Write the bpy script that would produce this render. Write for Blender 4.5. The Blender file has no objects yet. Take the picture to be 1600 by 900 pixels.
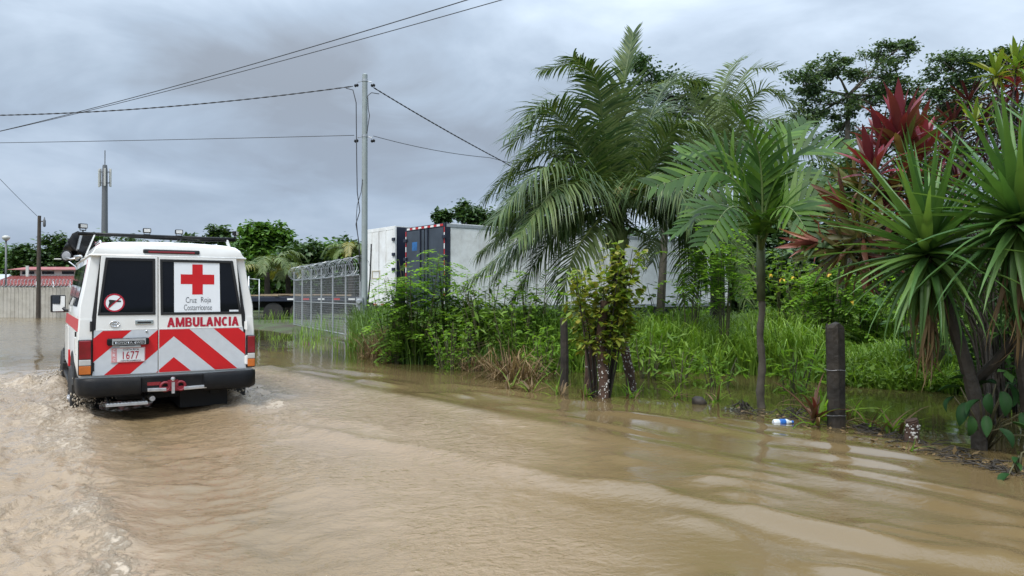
import bpy, bmesh, math, random
import numpy as np
from mathutils import Vector, Matrix

# ------------------------------------------------------------------ camera, sky, sun, exposure
SC = bpy.context.scene
COL = SC.collection
R = math.radians
CAM_H = 1.27          # camera above the flood water (water level is z = 0)
FPX, HOR = 1150.0, 460.0   # focal length and horizon row in photograph pixels (1600 x 900)
cam = bpy.data.cameras.new('camera')
cam.sensor_width = 36.0
cam.lens = 36.0 * FPX / 1600.0
cam.clip_start = 0.05
cam.clip_end = 4000
co = bpy.data.objects.new('camera', cam)
COL.objects.link(co)
co.location = (0, 0, CAM_H)
co.rotation_euler = (R(90) + math.atan((HOR - 450) / FPX), 0, 0)
SC.camera = co

SUN_EL, SUN_AZ = R(58), R(-152)      # azimuth clockwise from +Y: behind the camera, to the left
wd = bpy.data.worlds.new('World')
SC.world = wd
wd.use_nodes = True
nt = wd.node_tree
nt.nodes.clear()
def wn(t, **k):
    n = nt.nodes.new(t)
    for a, b in k.items():
        setattr(n, a, b)
    return n
L = nt.links.new
sky = wn('ShaderNodeTexSky', sky_type='NISHITA')
sky.sun_disc = False
sky.sun_elevation = SUN_EL
sky.sun_rotation = SUN_AZ
sky.dust_density = 3.0
tc = wn('ShaderNodeTexCoord')
sep = wn('ShaderNodeSeparateXYZ')
L(tc.outputs['Generated'], sep.inputs[0])
zc = wn('ShaderNodeMath', operation='MAXIMUM'); L(sep.outputs['Z'], zc.inputs[0]); zc.inputs[1].default_value = 0.0
za = wn('ShaderNodeMath', operation='ADD'); L(zc.outputs[0], za.inputs[0]); za.inputs[1].default_value = 0.22
ux = wn('ShaderNodeMath', operation='DIVIDE'); L(sep.outputs['X'], ux.inputs[0]); L(za.outputs[0], ux.inputs[1])
uy = wn('ShaderNodeMath', operation='DIVIDE'); L(sep.outputs['Y'], uy.inputs[0]); L(za.outputs[0], uy.inputs[1])
cv = wn('ShaderNodeCombineXYZ'); L(ux.outputs[0], cv.inputs[0]); L(uy.outputs[0], cv.inputs[1]); cv.inputs[2].default_value = 3.7
def noise(scale, detail, rough, dist=0.0, off=(0, 0, 0)):
    mp = wn('ShaderNodeMapping'); mp.inputs['Location'].default_value = off
    L(cv.outputs[0], mp.inputs[0])
    n = wn('ShaderNodeTexNoise'); L(mp.outputs[0], n.inputs['Vector'])
    n.inputs['Scale'].default_value = scale; n.inputs['Detail'].default_value = detail
    n.inputs['Roughness'].default_value = rough; n.inputs['Distortion'].default_value = dist
    return n
n1 = noise(0.62, 6, 0.52, 0.35, (-13.616, 11.886, 1.249))
n2 = noise(1.9, 7, 0.55, 0.5, (-10.616, 13.386, 1.249))
mxn = wn('ShaderNodeMix', data_type='FLOAT'); mxn.inputs[0].default_value = 0.30
L(n1.outputs['Fac'], mxn.inputs[2]); L(n2.outputs['Fac'], mxn.inputs[3])
ramp = wn('ShaderNodeValToRGB')
e = ramp.color_ramp.elements
e[0].position = 0.37; e[0].color = (0.27, 0.305, 0.355, 1)
e[1].position = 0.62; e[1].color = (0.70, 0.79, 0.89, 1)
m_ = e.new(0.45); m_.color = (0.365, 0.44, 0.535, 1)
m_ = e.new(0.53); m_.color = (0.51, 0.60, 0.71, 1)
L(mxn.outputs[0], ramp.inputs[0])
# low sky: an even blue-grey veil
hz = wn('ShaderNodeMapRange'); L(zc.outputs[0], hz.inputs[0])
hz.inputs[1].default_value = 0.0; hz.inputs[2].default_value = 0.26; hz.inputs[3].default_value = 0.8; hz.inputs[4].default_value = 0.0
hm = wn('ShaderNodeMix', data_type='RGBA'); L(hz.outputs[0], hm.inputs[0]); L(ramp.outputs[0], hm.inputs[6])
hm.inputs[7].default_value = (0.335, 0.425, 0.585, 1)
# an overcast vault is brighter overhead than at the horizon
z2_ = wn('ShaderNodeMath', operation='MULTIPLY'); L(zc.outputs[0], z2_.inputs[0]); L(zc.outputs[0], z2_.inputs[1])
gr = wn('ShaderNodeMapRange'); L(z2_.outputs[0], gr.inputs[0])
gr.inputs[1].default_value = 0.0; gr.inputs[2].default_value = 1.0; gr.inputs[3].default_value = 5.5; gr.inputs[4].default_value = 22.0
sc_ = wn('ShaderNodeVectorMath', operation='SCALE'); L(hm.outputs[2], sc_.inputs[0]); L(gr.outputs[0], sc_.inputs['Scale'])
fm = wn('ShaderNodeMix', data_type='RGBA'); fm.inputs[0].default_value = 0.90
L(sky.outputs[0], fm.inputs[6]); L(sc_.outputs[0], fm.inputs[7])
bg = wn('ShaderNodeBackground'); bg.inputs['Strength'].default_value = 0.1
L(fm.outputs[2], bg.inputs['Color'])
wo = wn('ShaderNodeOutputWorld'); L(bg.outputs[0], wo.inputs[0])

sl = bpy.data.lights.new('sun', 'SUN')
sl.energy = 1.5; sl.angle = R(18); sl.color = (1.0, 0.965, 0.91)
so = bpy.data.objects.new('sun', sl); COL.objects.link(so)
sd = Vector((math.sin(SUN_AZ) * math.cos(SUN_EL), math.cos(SUN_AZ) * math.cos(SUN_EL), math.sin(SUN_EL)))
so.rotation_euler = sd.to_track_quat('Z', 'Y').to_euler()
so.location = (0, -5, 30)
vs = SC.view_settings
vs.view_transform = 'Standard'; vs.look = 'None'; vs.exposure = 1.0; vs.gamma = 1.0; vs.use_curve_mapping = False
SC.cycles.max_bounces = 8
SC.cycles.transparent_max_bounces = 8

# ------------------------------------------------------------------ helpers
rnd = random.Random(7)
def U(a, b): return rnd.uniform(a, b)
def P(px, py, Y):
    """world point seen at photograph pixel (px, py), standing Y metres away"""
    return Vector(((px - 800) / FPX * Y, Y, CAM_H + (HOR - py) / FPX * Y))
def G(px, py, z=0.0):
    Y = (CAM_H - z) * FPX / (py - HOR)
    return Vector(((px - 800) / FPX * Y, Y, z))
def tag(o, label=None, cat=None, group=None, kind=None):
    if label: o['label'] = label
    if cat: o['category'] = cat
    if group: o['group'] = group
    if kind: o['kind'] = kind
    return o
def empty(name, loc=(0, 0, 0), rz=0.0, label=None, cat=None, group=None):
    o = bpy.data.objects.new(name, None)
    COL.objects.link(o)
    o.location = loc; o.rotation_euler = (0, 0, rz); o.empty_display_size = 0.2
    return tag(o, label, cat, group)
def place(name, mesh, parent=None, loc=None, mw=None):
    o = bpy.data.objects.new(name, mesh)
    COL.objects.link(o)
    if parent is not None: o.parent = parent
    if loc is not None: o.location = loc
    if mw is not None: o.matrix_basis = mw
    return o

class MB:
    """collects shapes into one mesh"""
    def __init__(s): s.v = []; s.f = []
    def add(s, vs, fs):
        b = len(s.v); s.v += [tuple(q) for q in vs]
        s.f += [tuple(b + i for i in f) for f in fs]; return s
    def box(s, c, d, M=None):
        x, y, z = d[0] / 2, d[1] / 2, d[2] / 2
        vs = [Vector((a, b, e)) for e in (-z, z) for a, b in ((-x, -y), (x, -y), (x, y), (-x, y))]
        if M is not None: vs = [M @ q for q in vs]
        c = Vector(c)
        return s.add([q + c for q in vs], [(3, 2, 1, 0), (4, 5, 6, 7), (0, 1, 5, 4), (1, 2, 6, 5), (2, 3, 7, 6), (3, 0, 4, 7)])
    def tube(s, pts, rad, n=6, cap=True):
        pts = [Vector(p) for p in pts]
        m = len(pts)
        if not hasattr(rad, '__len__'): rad = [rad] * m
        vs = []; fs = []
        up = Vector((0, 0, 1))
        prev = None
        for i in range(m):
            t = (pts[min(i + 1, m - 1)] - pts[max(i - 1, 0)])
            if t.length < 1e-9: t = Vector((0, 0, 1))
            t.normalize()
            if prev is None:
                a = t.cross(up if abs(t.z) < 0.95 else Vector((1, 0, 0))).normalized()
            else:
                a = (prev - t * prev.dot(t))
                a = a.normalized() if a.length > 1e-6 else t.orthogonal().normalized()
            prev = a
            b = t.cross(a)
            for k in range(n):
                w = 2 * math.pi * k / n
                vs.append(pts[i] + (a * math.cos(w) + b * math.sin(w)) * rad[i])
        for i in range(m - 1):
            for k in range(n):
                k2 = (k + 1) % n
                fs.append((i * n + k, i * n + k2, (i + 1) * n + k2, (i + 1) * n + k))
        if cap:
            fs.append(tuple(range(n - 1, -1, -1))); fs.append(tuple((m - 1) * n + k for k in range(n)))
        return s.add(vs, fs)
    def lathe(s, prof, n=12, c=(0, 0, 0), M=None):
        """prof: (r, z) pairs from bottom to top"""
        vs = []; fs = []
        for r, z in prof:
            for k in range(n):
                w = 2 * math.pi * k / n
                vs.append(Vector((r * math.cos(w), r * math.sin(w), z)))
        m = len(prof)
        for i in range(m - 1):
            for k in range(n):
                k2 = (k + 1) % n
                fs.append((i * n + k, i * n + k2, (i + 1) * n + k2, (i + 1) * n + k))
        fs.append(tuple(range(n - 1, -1, -1))); fs.append(tuple((m - 1) * n + k for k in range(n)))
        if M is not None: vs = [M @ q for q in vs]
        c = Vector(c)
        return s.add([q + c for q in vs], fs)
    def prism(s, poly, y0, y1, axis='y'):
        """poly in (x, z), pushed from y0 to y1"""
        n = len(poly)
        vs = [(x, y0, z) for x, z in poly] + [(x, y1, z) for x, z in poly]
        fs = [tuple(range(n)), tuple(range(2 * n - 1, n - 1, -1))]
        fs += [(i, i + n, (i + 1) % n + n, (i + 1) % n) for i in range(n)]
        return s.add(vs, fs)
    def ring(s, outer, inner, y0, y1):
        """a frame between two (x, z) outlines with equal point counts"""
        n = len(outer)
        vs = [(x, y0, z) for x, z in outer] + [(x, y0, z) for x, z in inner] + [(x, y1, z) for x, z in outer] + [(x, y1, z) for x, z in inner]
        fs = []
        for i in range(n):
            j = (i + 1) % n
            fs += [(i, j, j + n, i + n), (j + 2 * n, i + 2 * n, i + 3 * n, j + 3 * n), (i, i + 2 * n, j + 2 * n, j), (j + n, j + 3 * n, i + 3 * n, i + n)]
        return s.add(vs, fs)
    def mesh(s, name, mat, smooth=False, bevel=0.0, segs=2, recalc=True):
        me = bpy.data.meshes.new(name)
        me.from_pydata(s.v, [], s.f)
        if recalc or bevel:
            bm = bmesh.new(); bm.from_mesh(me)
            bmesh.ops.recalc_face_normals(bm, faces=bm.faces)
            if bevel:
                ed = [e_ for e_ in bm.edges if len(e_.link_faces) == 2 and e_.calc_face_angle(0) > 0.5]
                bmesh.ops.bevel(bm, geom=ed, offset=bevel, segments=segs, affect='EDGES', profile=0.6, clamp_overlap=True)
            bm.to_mesh(me); bm.free()
        if mat is not None: me.materials.append(mat)
        if smooth:
            me.polygons.foreach_set('use_smooth', [True] * len(me.polygons))
            if smooth == 'auto':
                me.set_sharp_from_angle(angle=R(38))
        me.update()
        return me
    def build(s, name, mat, parent=None, smooth=False, bevel=0.0, loc=None, segs=2):
        return place(name, s.mesh(name, mat, smooth, bevel, segs), parent, loc)

# ------------------------------------------------------------------ materials
def new_mat(name):
    m = bpy.data.materials.new(name); m.use_nodes = True
    return m, m.node_tree, m.node_tree.nodes['Principled BSDF']
def mat(name, c, rough=0.5, metal=0.0, var=0.12, scale=6.0, bump=0.0, bscale=30.0, spec=0.5, coat=0.0, dirt=None, dscale=2.0, damt=0.5, detail=5):
    m, t, b = new_mat(name)
    N = t.nodes.new; K = t.links.new
    tcn = N('ShaderNodeTexCoord')
    nz = N('ShaderNodeTexNoise'); nz.inputs['Scale'].default_value = scale; nz.inputs['Detail'].default_value = detail
    nz.inputs['Roughness'].default_value = 0.6
    K(tcn.outputs['Object'], nz.inputs['Vector'])
    mr = N('ShaderNodeMapRange'); K(nz.outputs['Fac'], mr.inputs[0])
    mr.inputs[1].default_value = 0.3; mr.inputs[2].default_value = 0.7
    mr.inputs[3].default_value = 1 - var; mr.inputs[4].default_value = 1 + var
    sc = N('ShaderNodeVectorMath'); sc.operation = 'SCALE'; sc.inputs[0].default_value = c[:3]
    K(mr.outputs[0], sc.inputs['Scale'])
    out = sc.outputs[0]
    if dirt is not None:
        nd = N('ShaderNodeTexNoise'); nd.inputs['Scale'].default_value = dscale; nd.inputs['Detail'].default_value = 8
        nd.inputs['Roughness'].default_value = 0.7
        K(tcn.outputs['Object'], nd.inputs['Vector'])
        rd = N('ShaderNodeMapRange'); K(nd.outputs['Fac'], rd.inputs[0])
        rd.inputs[1].default_value = 0.45; rd.inputs[2].default_value = 0.72; rd.inputs[3].default_value = 0; rd.inputs[4].default_value = damt
        mx = N('ShaderNodeMix'); mx.data_type = 'RGBA'
        K(rd.outputs[0], mx.inputs[0]); K(out, mx.inputs[6]); mx.inputs[7].default_value = (*dirt[:3], 1)
        out = mx.outputs[2]
    K(out, b.inputs['Base Color'])
    b.inputs['Roughness'].default_value = rough
    b.inputs['Metallic'].default_value = metal
    b.inputs['Specular IOR Level'].default_value = spec
    b.inputs['Coat Weight'].default_value = coat
    if bump:
        nb = N('ShaderNodeTexNoise'); nb.inputs['Scale'].default_value = bscale; nb.inputs['Detail'].default_value = 6
        K(tcn.outputs['Object'], nb.inputs['Vector'])
        bp = N('ShaderNodeBump'); bp.inputs['Strength'].default_value = bump; bp.inputs['Distance'].default_value = 0.02
        K(nb.outputs['Fac'], bp.inputs['Height']); K(bp.outputs[0], b.inputs['Normal'])
    return m
def foliage(name, cols, rough=0.42, trans=0.28, spec=0.4, back=None):
    """cols: 2-4 leaf colours, picked leaf by leaf"""
    m, t, b = new_mat(name)
    N = t.nodes.new; K = t.links.new
    ge = N('ShaderNodeNewGeometry'); oi = N('ShaderNodeObjectInfo')
    ad = N('ShaderNodeMath'); ad.operation = 'ADD'; K(ge.outputs['Random Per Island'], ad.inputs[0]); K(oi.outputs['Random'], ad.inputs[1])
    fr = N('ShaderNodeMath'); fr.operation = 'FRACT'; K(ad.outputs[0], fr.inputs[0])
    rp = N('ShaderNodeValToRGB'); K(fr.outputs[0], rp.inputs[0])
    el = rp.color_ramp.elements
    el[0].position = 0.0; el[0].color = (*cols[0], 1); el[1].position = 1.0; el[1].color = (*cols[-1], 1)
    for i, c in enumerate(cols[1:-1]):
        q = el.new((i + 1) / (len(cols) - 1)); q.color = (*c, 1)
    tcn = N('ShaderNodeTexCoord')
    nz = N('ShaderNodeTexNoise'); nz.inputs['Scale'].default_value = 2.2; nz.inputs['Detail'].default_value = 3
    K(tcn.outputs['Object'], nz.inputs['Vector'])
    mr = N('ShaderNodeMapRange'); K(nz.outputs['Fac'], mr.inputs[0]); mr.inputs[1].default_value = 0.3; mr.inputs[2].default_value = 0.7
    mr.inputs[3].default_value = 0.9; mr.inputs[4].default_value = 1.5
    sc = N('ShaderNodeVectorMath'); sc.operation = 'SCALE'; K(rp.outputs[0], sc.inputs[0]); K(mr.outputs[0], sc.inputs['Scale'])
    K(sc.outputs[0], b.inputs['Base Color'])
    b.inputs['Roughness'].default_value = rough; b.inputs['Specular IOR Level'].default_value = spec
    tr = N('ShaderNodeBsdfTranslucent')
    s2 = N('ShaderNodeVectorMath'); s2.operation = 'MULTIPLY'; K(sc.outputs[0], s2.inputs[0]); s2.inputs[1].default_value = (1.5, 1.5, 0.7)
    K(s2.outputs[0], tr.inputs['Color'])
    ms = N('ShaderNodeMixShader'); ms.inputs[0].default_value = trans
    K(b.outputs[0], ms.inputs[1]); K(tr.outputs[0], ms.inputs[2])
    K(ms.outputs[0], t.nodes['Material Output'].inputs['Surface'])
    return m

# road and vehicle axes
TH = R(33)
UV = Vector((-math.sin(TH), math.cos(TH), 0)); RV = Vector((math.cos(TH), math.sin(TH), 0))
REAR = Vector((-3.67, 7.935, 0))

# ------------------------------------------------------------------ numpy gradient noise
_rng = np.random.RandomState(3)
_perm = np.concatenate([_rng.permutation(256)] * 3)
_ang = _rng.rand(256) * 2 * np.pi
_gx, _gy = np.cos(_ang), np.sin(_ang)
def pn(x, y):
    xi = np.floor(x).astype(int); yi = np.floor(y).astype(int)
    xf = x - xi; yf = y - yi
    def gd(a, b):
        h = _perm[_perm[(xi + a) & 255] + ((yi + b) & 255)]
        return _gx[h] * (xf - a) + _gy[h] * (yf - b)
    u = xf * xf * xf * (xf * (xf * 6 - 15) + 10); v = yf * yf * yf * (yf * (yf * 6 - 15) + 10)
    n0 = gd(0, 0) * (1 - u) + gd(1, 0) * u; n1_ = gd(0, 1) * (1 - u) + gd(1, 1) * u
    return (n0 * (1 - v) + n1_ * v) * 1.5
def fbm(x, y, o=4, g=0.5):
    a, s, r = 1.0, 1.0, 0
    for i in range(o):
        r = r + a * pn(x * s + 17.3 * i, y * s - 9.1 * i); a *= g; s *= 2.03
    return r
def sst(a, b, x):
    t = np.clip((x - a) / (b - a), 0, 1)
    return t * t * (3 - 2 * t)
def grid_mesh(name, X, Y, Z, m, smooth=True):
    r, c = X.shape
    me = bpy.data.meshes.new(name)
    me.vertices.add(r * c)
    me.vertices.foreach_set('co', np.stack([X, Y, Z], -1).astype(np.float32).ravel())
    i = np.arange(r * c).reshape(r, c)
    q = np.stack([i[:-1, :-1], i[:-1, 1:], i[1:, 1:], i[1:, :-1]], -1).reshape(-1, 4)
    me.loops.add(q.size); me.loops.foreach_set('vertex_index', q.ravel().astype(np.int32))
    me.polygons.add(len(q)); me.polygons.foreach_set('loop_start', np.arange(0, q.size, 4, dtype=np.int32))
    try: me.polygons.foreach_set('loop_total', np.full(len(q), 4, dtype=np.int32))
    except Exception: pass
    me.polygons.foreach_set('use_smooth', np.full(len(q), smooth))
    me.update(calc_edges=True)
    me.materials.append(m)
    return me
def attr(me, name, arr):
    a = me.attributes.new(name, 'FLOAT', 'POINT'); a.data.foreach_set('value', arr.astype(np.float32).ravel())

# ------------------------------------------------------------------ ground
def shore_s(t):
    """distance from the road axis at which dry land starts, by distance along the road"""
    return 9.9 - 3.0 * sst(7.0, 10.0, t) + 1.6 * sst(15.0, 20.0, t)
SR, SU = Vector((math.cos(R(38)), math.sin(R(38)), 0)), Vector((-math.sin(R(38)), math.cos(R(38)), 0))
def ground_z(X, Y):
    s = X * SR.x + Y * SR.y; t = X * SU.x + Y * SU.y
    d = s - shore_s(t) + 0.5 * fbm(X * 0.7, Y * 0.7, 3)
    z = -0.4 + 0.5 * sst(-1.2, 1.6, d)
    far = sst(36.0, 43.0, Y + 0.15 * X)
    z = np.maximum(z, -0.4 + 0.5 * far)
    return z + 0.05 * fbm(X * 0.5, Y * 0.5, 3) * (z > -0.3)
def gz(x, y): return float(ground_z(np.array([float(x)]), np.array([float(y)]))[0])
gm, t_, b_ = new_mat('muddy_ground')
N = t_.nodes.new; K = t_.links.new
tcn = N('ShaderNodeTexCoord'); nz = N('ShaderNodeTexNoise'); nz.inputs['Scale'].default_value = 0.9; nz.inputs['Detail'].default_value = 9
K(tcn.outputs['Object'], nz.inputs['Vector'])
rp = N('ShaderNodeValToRGB'); K(nz.outputs['Fac'], rp.inputs[0])
rp.color_ramp.elements[0].position = 0.35; rp.color_ramp.elements[0].color = (0.045, 0.034, 0.02, 1)
rp.color_ramp.elements[1].position = 0.65; rp.color_ramp.elements[1].color = (0.05, 0.085, 0.02, 1)
K(rp.outputs[0], b_.inputs['Base Color']); b_.inputs['Roughness'].default_value = 0.85
bp = N('ShaderNodeBump'); bp.inputs['Strength'].default_value = 0.8; bp.inputs['Distance'].default_value = 0.1
n2_ = N('ShaderNodeTexNoise'); n2_.inputs['Scale'].default_value = 9; n2_.inputs['Detail'].default_value = 6; K(tcn.outputs['Object'], n2_.inputs['Vector'])
K(n2_.outputs['Fac'], bp.inputs['Height']); K(bp.outputs[0], b_.inputs['Normal'])
gy = np.concatenate([np.linspace(-60, 0, 13)[:-1], np.linspace(0, 60, 150), np.geomspace(62, 1500, 30)])
gx = np.concatenate([-np.geomspace(1500, 42, 24), np.linspace(-40, 40, 180), np.geomspace(42, 1500, 24)])
GX, GY = np.meshgrid(gx, gy)
tag(place('ground', grid_mesh('ground', GX, GY, ground_z(GX, GY), gm)), 'muddy ground under the flood with low grassy banks', 'ground', kind='structure')

# ------------------------------------------------------------------ flood water
wm, t_, b_ = new_mat('flood_water')
N = t_.nodes.new; K = t_.links.new
def attrn(nm):
    a = N('ShaderNodeAttribute'); a.attribute_name = nm; return a.outputs['Fac']
tcn = N('ShaderNodeTexCoord')
def wnoise(scale, detail, rough, rot=38.0, stretch=(1, 1, 1), dist=0.0):
    mp = N('ShaderNodeMapping'); mp.inputs['Rotation'].default_value = (0, 0, R(-rot)); mp.inputs['Scale'].default_value = stretch
    K(tcn.outputs['Object'], mp.inputs[0])
    n = N('ShaderNodeTexNoise'); n.inputs['Scale'].default_value = scale; n.inputs['Detail'].default_value = detail
    n.inputs['Roughness'].default_value = rough; n.inputs['Distortion'].default_value = dist
    K(mp.outputs[0], n.inputs['Vector']); return n.outputs['Fac']
def mth(op, a, b=None, c=None):
    n = N('ShaderNodeMath'); n.operation = op
    for i, q in enumerate((a, b, c)):
        if q is None: continue
        if isinstance(q, (int, float)): n.inputs[i].default_value = q
        else: K(q, n.inputs[i])
    return n.outputs[0]
def mrange(a, f0, f1, t0, t1):
    n = N('ShaderNodeMapRange'); K(a, n.inputs[0])
    for i, q in enumerate((f0, f1, t0, t1)): n.inputs[i + 1].default_value = q
    return n.outputs[0]
def mixc(f, a, b):
    n = N('ShaderNodeMix'); n.data_type = 'RGBA'
    if isinstance(f, (int, float)): n.inputs[0].default_value = f
    else: K(f, n.inputs[0])
    for i, q in ((6, a), (7, b)):
        if isinstance(q, tuple): n.inputs[i].default_value = (*q, 1)
        else: K(q, n.inputs[i])
    return n.outputs[2]
clear = mixc(wnoise(0.35, 4, 0.55), (0.125, 0.086, 0.036), (0.160, 0.114, 0.054))
churn = mixc(wnoise(0.8, 6, 0.6), (0.218, 0.150, 0.083), (0.282, 0.203, 0.121))
basec = mixc(attrn('silt_shade'), clear, churn)
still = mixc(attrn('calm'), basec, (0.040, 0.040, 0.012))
fo = attrn('foam')
fn_ = mth('ADD', mth('MULTIPLY', wnoise(5.0, 8, 0.62, 33, (1.0, 0.5, 1), 0.9), 0.45), mth('MULTIPLY', wnoise(21.0, 8, 0.7, 20, (1.0, 0.7, 1), 0.8), 0.55))
aer = mrange(mth('MULTIPLY', fo, mrange(wnoise(2.4, 6, 0.6, 33, (1.0, 0.5, 1), 0.6), 0.3, 0.7, 0.35, 1.3)), 0.1, 0.9, 0.0, 0.85)
thr = mth('SUBTRACT', mth('ADD', fn_, mth('MULTIPLY', fo, 0.23)), 0.70)
fmask = mrange(thr, 0.0, 0.12, 0.0, 0.85)
col = mixc(fmask, mixc(aer, still, (0.315, 0.235, 0.152)), (0.44, 0.36, 0.27))
K(col, b_.inputs['Base Color'])
K(mrange(fmask, 0, 1, 0.03, 0.4), b_.inputs['Roughness'])
b_.inputs['IOR'].default_value = 1.45
rip = attrn('rip')
def ridged(q): return mth('SUBTRACT', 1.0, mth('MULTIPLY', mth('ABSOLUTE', mth('SUBTRACT', q, 0.5)), 2.0))
h1 = ridged(wnoise(5.0, 3, 0.5, 33, (0.75, 1.25, 1), 0.5))
h2 = wnoise(13.0, 4, 0.6, 25, (0.8, 1.2, 1), 0.6)
h3 = wnoise(34.0, 3, 0.6, 15, (1.0, 1.2, 1), 0.3)
hh = mth('ADD', mth('ADD', mth('MULTIPLY', h1, 0.012), mth('MULTIPLY', h2, 0.026)), mth('MULTIPLY', h3, 0.0105))
hh = mth('MULTIPLY', hh, rip)
hh = mth('ADD', hh, mth('MULTIPLY', fmask, 0.010))
bp = N('ShaderNodeBump'); bp.inputs['Strength'].default_value = 1.0; bp.inputs['Distance'].default_value = 1.0
K(hh, bp.inputs['Height']); K(bp.outputs[0], b_.inputs['Normal'])

rows = [1.0]
while rows[-1] < 75: rows.append(rows[-1] * 1.0062 + 0.0015)
WY = np.array(rows)
k = np.linspace(-1, 1, 640)
WX = k[None, :] * (0.98 * WY[:, None] + 2.5)
WYY = np.repeat(WY[:, None], 640, 1)
rx, ry = WX - REAR.x, WYY - REAR.y
sv = rx * RV.x + ry * RV.y; tv = rx * UV.x + ry * UV.y          # across / along the ambulance, from its tail
s_, t2 = WX * SR.x + WYY * SR.y, WX * SU.x + WYY * SU.y
Z = np.zeros_like(WX)
wob = 0.10 * pn(tv * 0.5, sv * 0 + 3.0)
cr1 = 2.62 - 0.125 * tv + wob                                    # outer edge of the wake on the right
d1 = sv - cr1
inside = 1 - sst(-0.25, 0.15, d1)
beh = sst(6.5, 4.5, tv) if False else 1 - sst(4.0, 6.0, tv)      # wake fades ahead of the front wheels
along = 0.65 + 0.35 * pn(tv * 0.55 + 5, sv * 0.2)
Z += 0.034 * along * np.exp(-(d1 / 0.16) ** 2) * beh
for off, w_, a_, sl_ in ((0.28, 0.11, 0.032, 0.02), (0.60, 0.13, 0.036, 0.05), (1.0, 0.15, 0.030, 0.08), (1.5, 0.18, 0.018, 0.10), (2.2, 0.24, 0.008, 0.1)):
    m_ = sst(-0.15, 0.35, pn(tv * 0.7 + 31 * off, sv * 0.15 + off))
    Z += a_ * m_ * np.exp(-((d1 - off + sl_ * (tv + 3)) / w_) ** 2) * beh
cr2 = 1.0 - 0.33 * (tv + 2.2) + 0.12 * pn(tv * 0.7, sv * 0 + 9)
d2 = sv - cr2
b2 = sst(-0.6, -1.8, tv) if False else 1 - sst(-1.8, -0.6, tv)
Z += 0.045 * np.exp(-(d2 / 0.15) ** 2) * b2
Z += 0.016 * np.exp(-((d2 - 0.55) / 0.18) ** 2) * b2 * sst(-0.1, 0.3, pn(tv * 0.8, sv * 0.3))
# churned trough between the wheels and the foam ridge of the left wheels
left = 1 - sst(-0.95, -0.70, sv + 0.10 * pn(tv * 1.2, sv * 0.3))
right_track = np.exp(-((sv - 0.85 - 0.06 * np.minimum(tv, 0)) / 0.35) ** 2)
trough = np.exp(-((sv + 0.25) / 0.55) ** 2) * (1 - sst(-0.2, 0.6, tv))
Z -= 0.05 * trough
Z += 0.05 * np.exp(-((sv + 0.88) / 0.16) ** 2) * (1 - sst(4.2, 4.8, tv)) * (0.6 + 0.4 * pn(tv * 1.6, sv))
lamp = left * (1 - sst(4.5, 6.5, tv))
lwob = sv + 0.25 * pn(sv * 1.3, tv * 1.3)
Z += lamp * (0.040 * fbm(sv * 1.3, tv * 1.0, 3))
# transverse wavelets in the trough and the choppy field right of it
def rdg(x, y, o=3):
    a, sc_r, r = 1.0, 1.0, 0
    for i in range(o):
        r = r + a * (1 - np.abs(pn(x * sc_r + 7.7 * i, y * sc_r + 3.1 * i)) * 2.2); a *= 0.5; sc_r *= 2.1
    return r - 1.0
Z += trough * (0.020 * fbm(sv * 1.7 + 0.5 * tv, tv * 3.4, 3, 0.55) + 0.006 * rdg(sv * 2.5, tv * 5.0, 2))
chop = inside * (1 - left) * beh
rough = 1 - sst(-0.9, 0.9, sv - (3.0 + 0.85 * (tv + 3.4)) + 0.5 * pn(tv * 0.6, sv * 0.6))
rough = np.where(tv > -2.2, 1.0, rough)
chop = chop * (0.12 + 0.88 * rough)
Z += chop * (0.0060 * fbm(sv * 3.6 + tv, tv * 4.6, 3, 0.55) + 0.014 * fbm(sv * 1.2, tv * 1.1, 2) + 0.003 * rdg(sv * 3.2 - tv, tv * 3.8, 2))
Z += lamp * (0.032 * rdg(lwob * 1.9, tv * 1.6, 4) + 0.016 * fbm(lwob * 7, tv * 6.5, 3, 0.6))
glass = inside * (1 - left) * beh * (1 - rough)
for off, w_, a_, sl_ in ((-0.32, 0.11, 0.030, 0.0), (-0.62, 0.10, 0.028, 0.02), (-0.95, 0.11, 0.032, 0.04), (-1.28, 0.10, 0.030, 0.05), (-1.62, 0.11, 0.030, 0.05), (-1.98, 0.11, 0.028, 0.06), (-2.4, 0.12, 0.026, 0.06)):
    m_ = sst(-0.12, 0.30, pn(tv * 1.15 + 23 * off, sv * 0.3 + 3 * off))
    Z += a_ * m_ * np.exp(-((d1 - off + sl_ * (tv + 3) + 0.10 * pn(tv * 1.3, sv + off)) / w_) ** 2) * glass
Z += glass * (0.004 * fbm(d1 * 2.6, tv * 0.9, 3))
# wheel splashes: humps of thrown water behind each wheel
for wx_, wt_, hgt in ((-0.80, 0.15, 0.06), (0.72, 0.4, 0.12), (-0.98, 3.4, 0.09)):
    dd = ((sv - wx_) / 0.24) ** 2 + ((tv - wt_) / 0.42) ** 2
    Z += hgt * np.exp(-dd) * (0.75 + 0.6 * fbm(sv * 6, tv * 6, 3))
for wx_, wt_, hgt in ((-1.25, 0.8, 0.07), (1.15, 0.9, 0.06), (-1.3, 4.0, 0.09)):
    dd = ((sv - wx_) / 0.3) ** 2 + ((tv - wt_) / 0.9) ** 2
    Z += hgt * np.exp(-dd) * (0.6 + 0.9 * fbm(sv * 4, tv * 3, 3))
open_ = 1 - np.clip(inside * beh, 0, 1)
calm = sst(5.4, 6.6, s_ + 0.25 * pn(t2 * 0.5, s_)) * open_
Z += open_ * (1 - calm) * (0.004 * fbm(s_ * 2.2, t2 * 0.9, 3) + 0.006 * pn(s_ * 0.9 + 0.2 * t2, t2 * 0.35))
Z += calm * (0.0016 * fbm(s_ * 3.0, t2 * 1.6, 2))
farw = sst(9, 16, tv)
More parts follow.
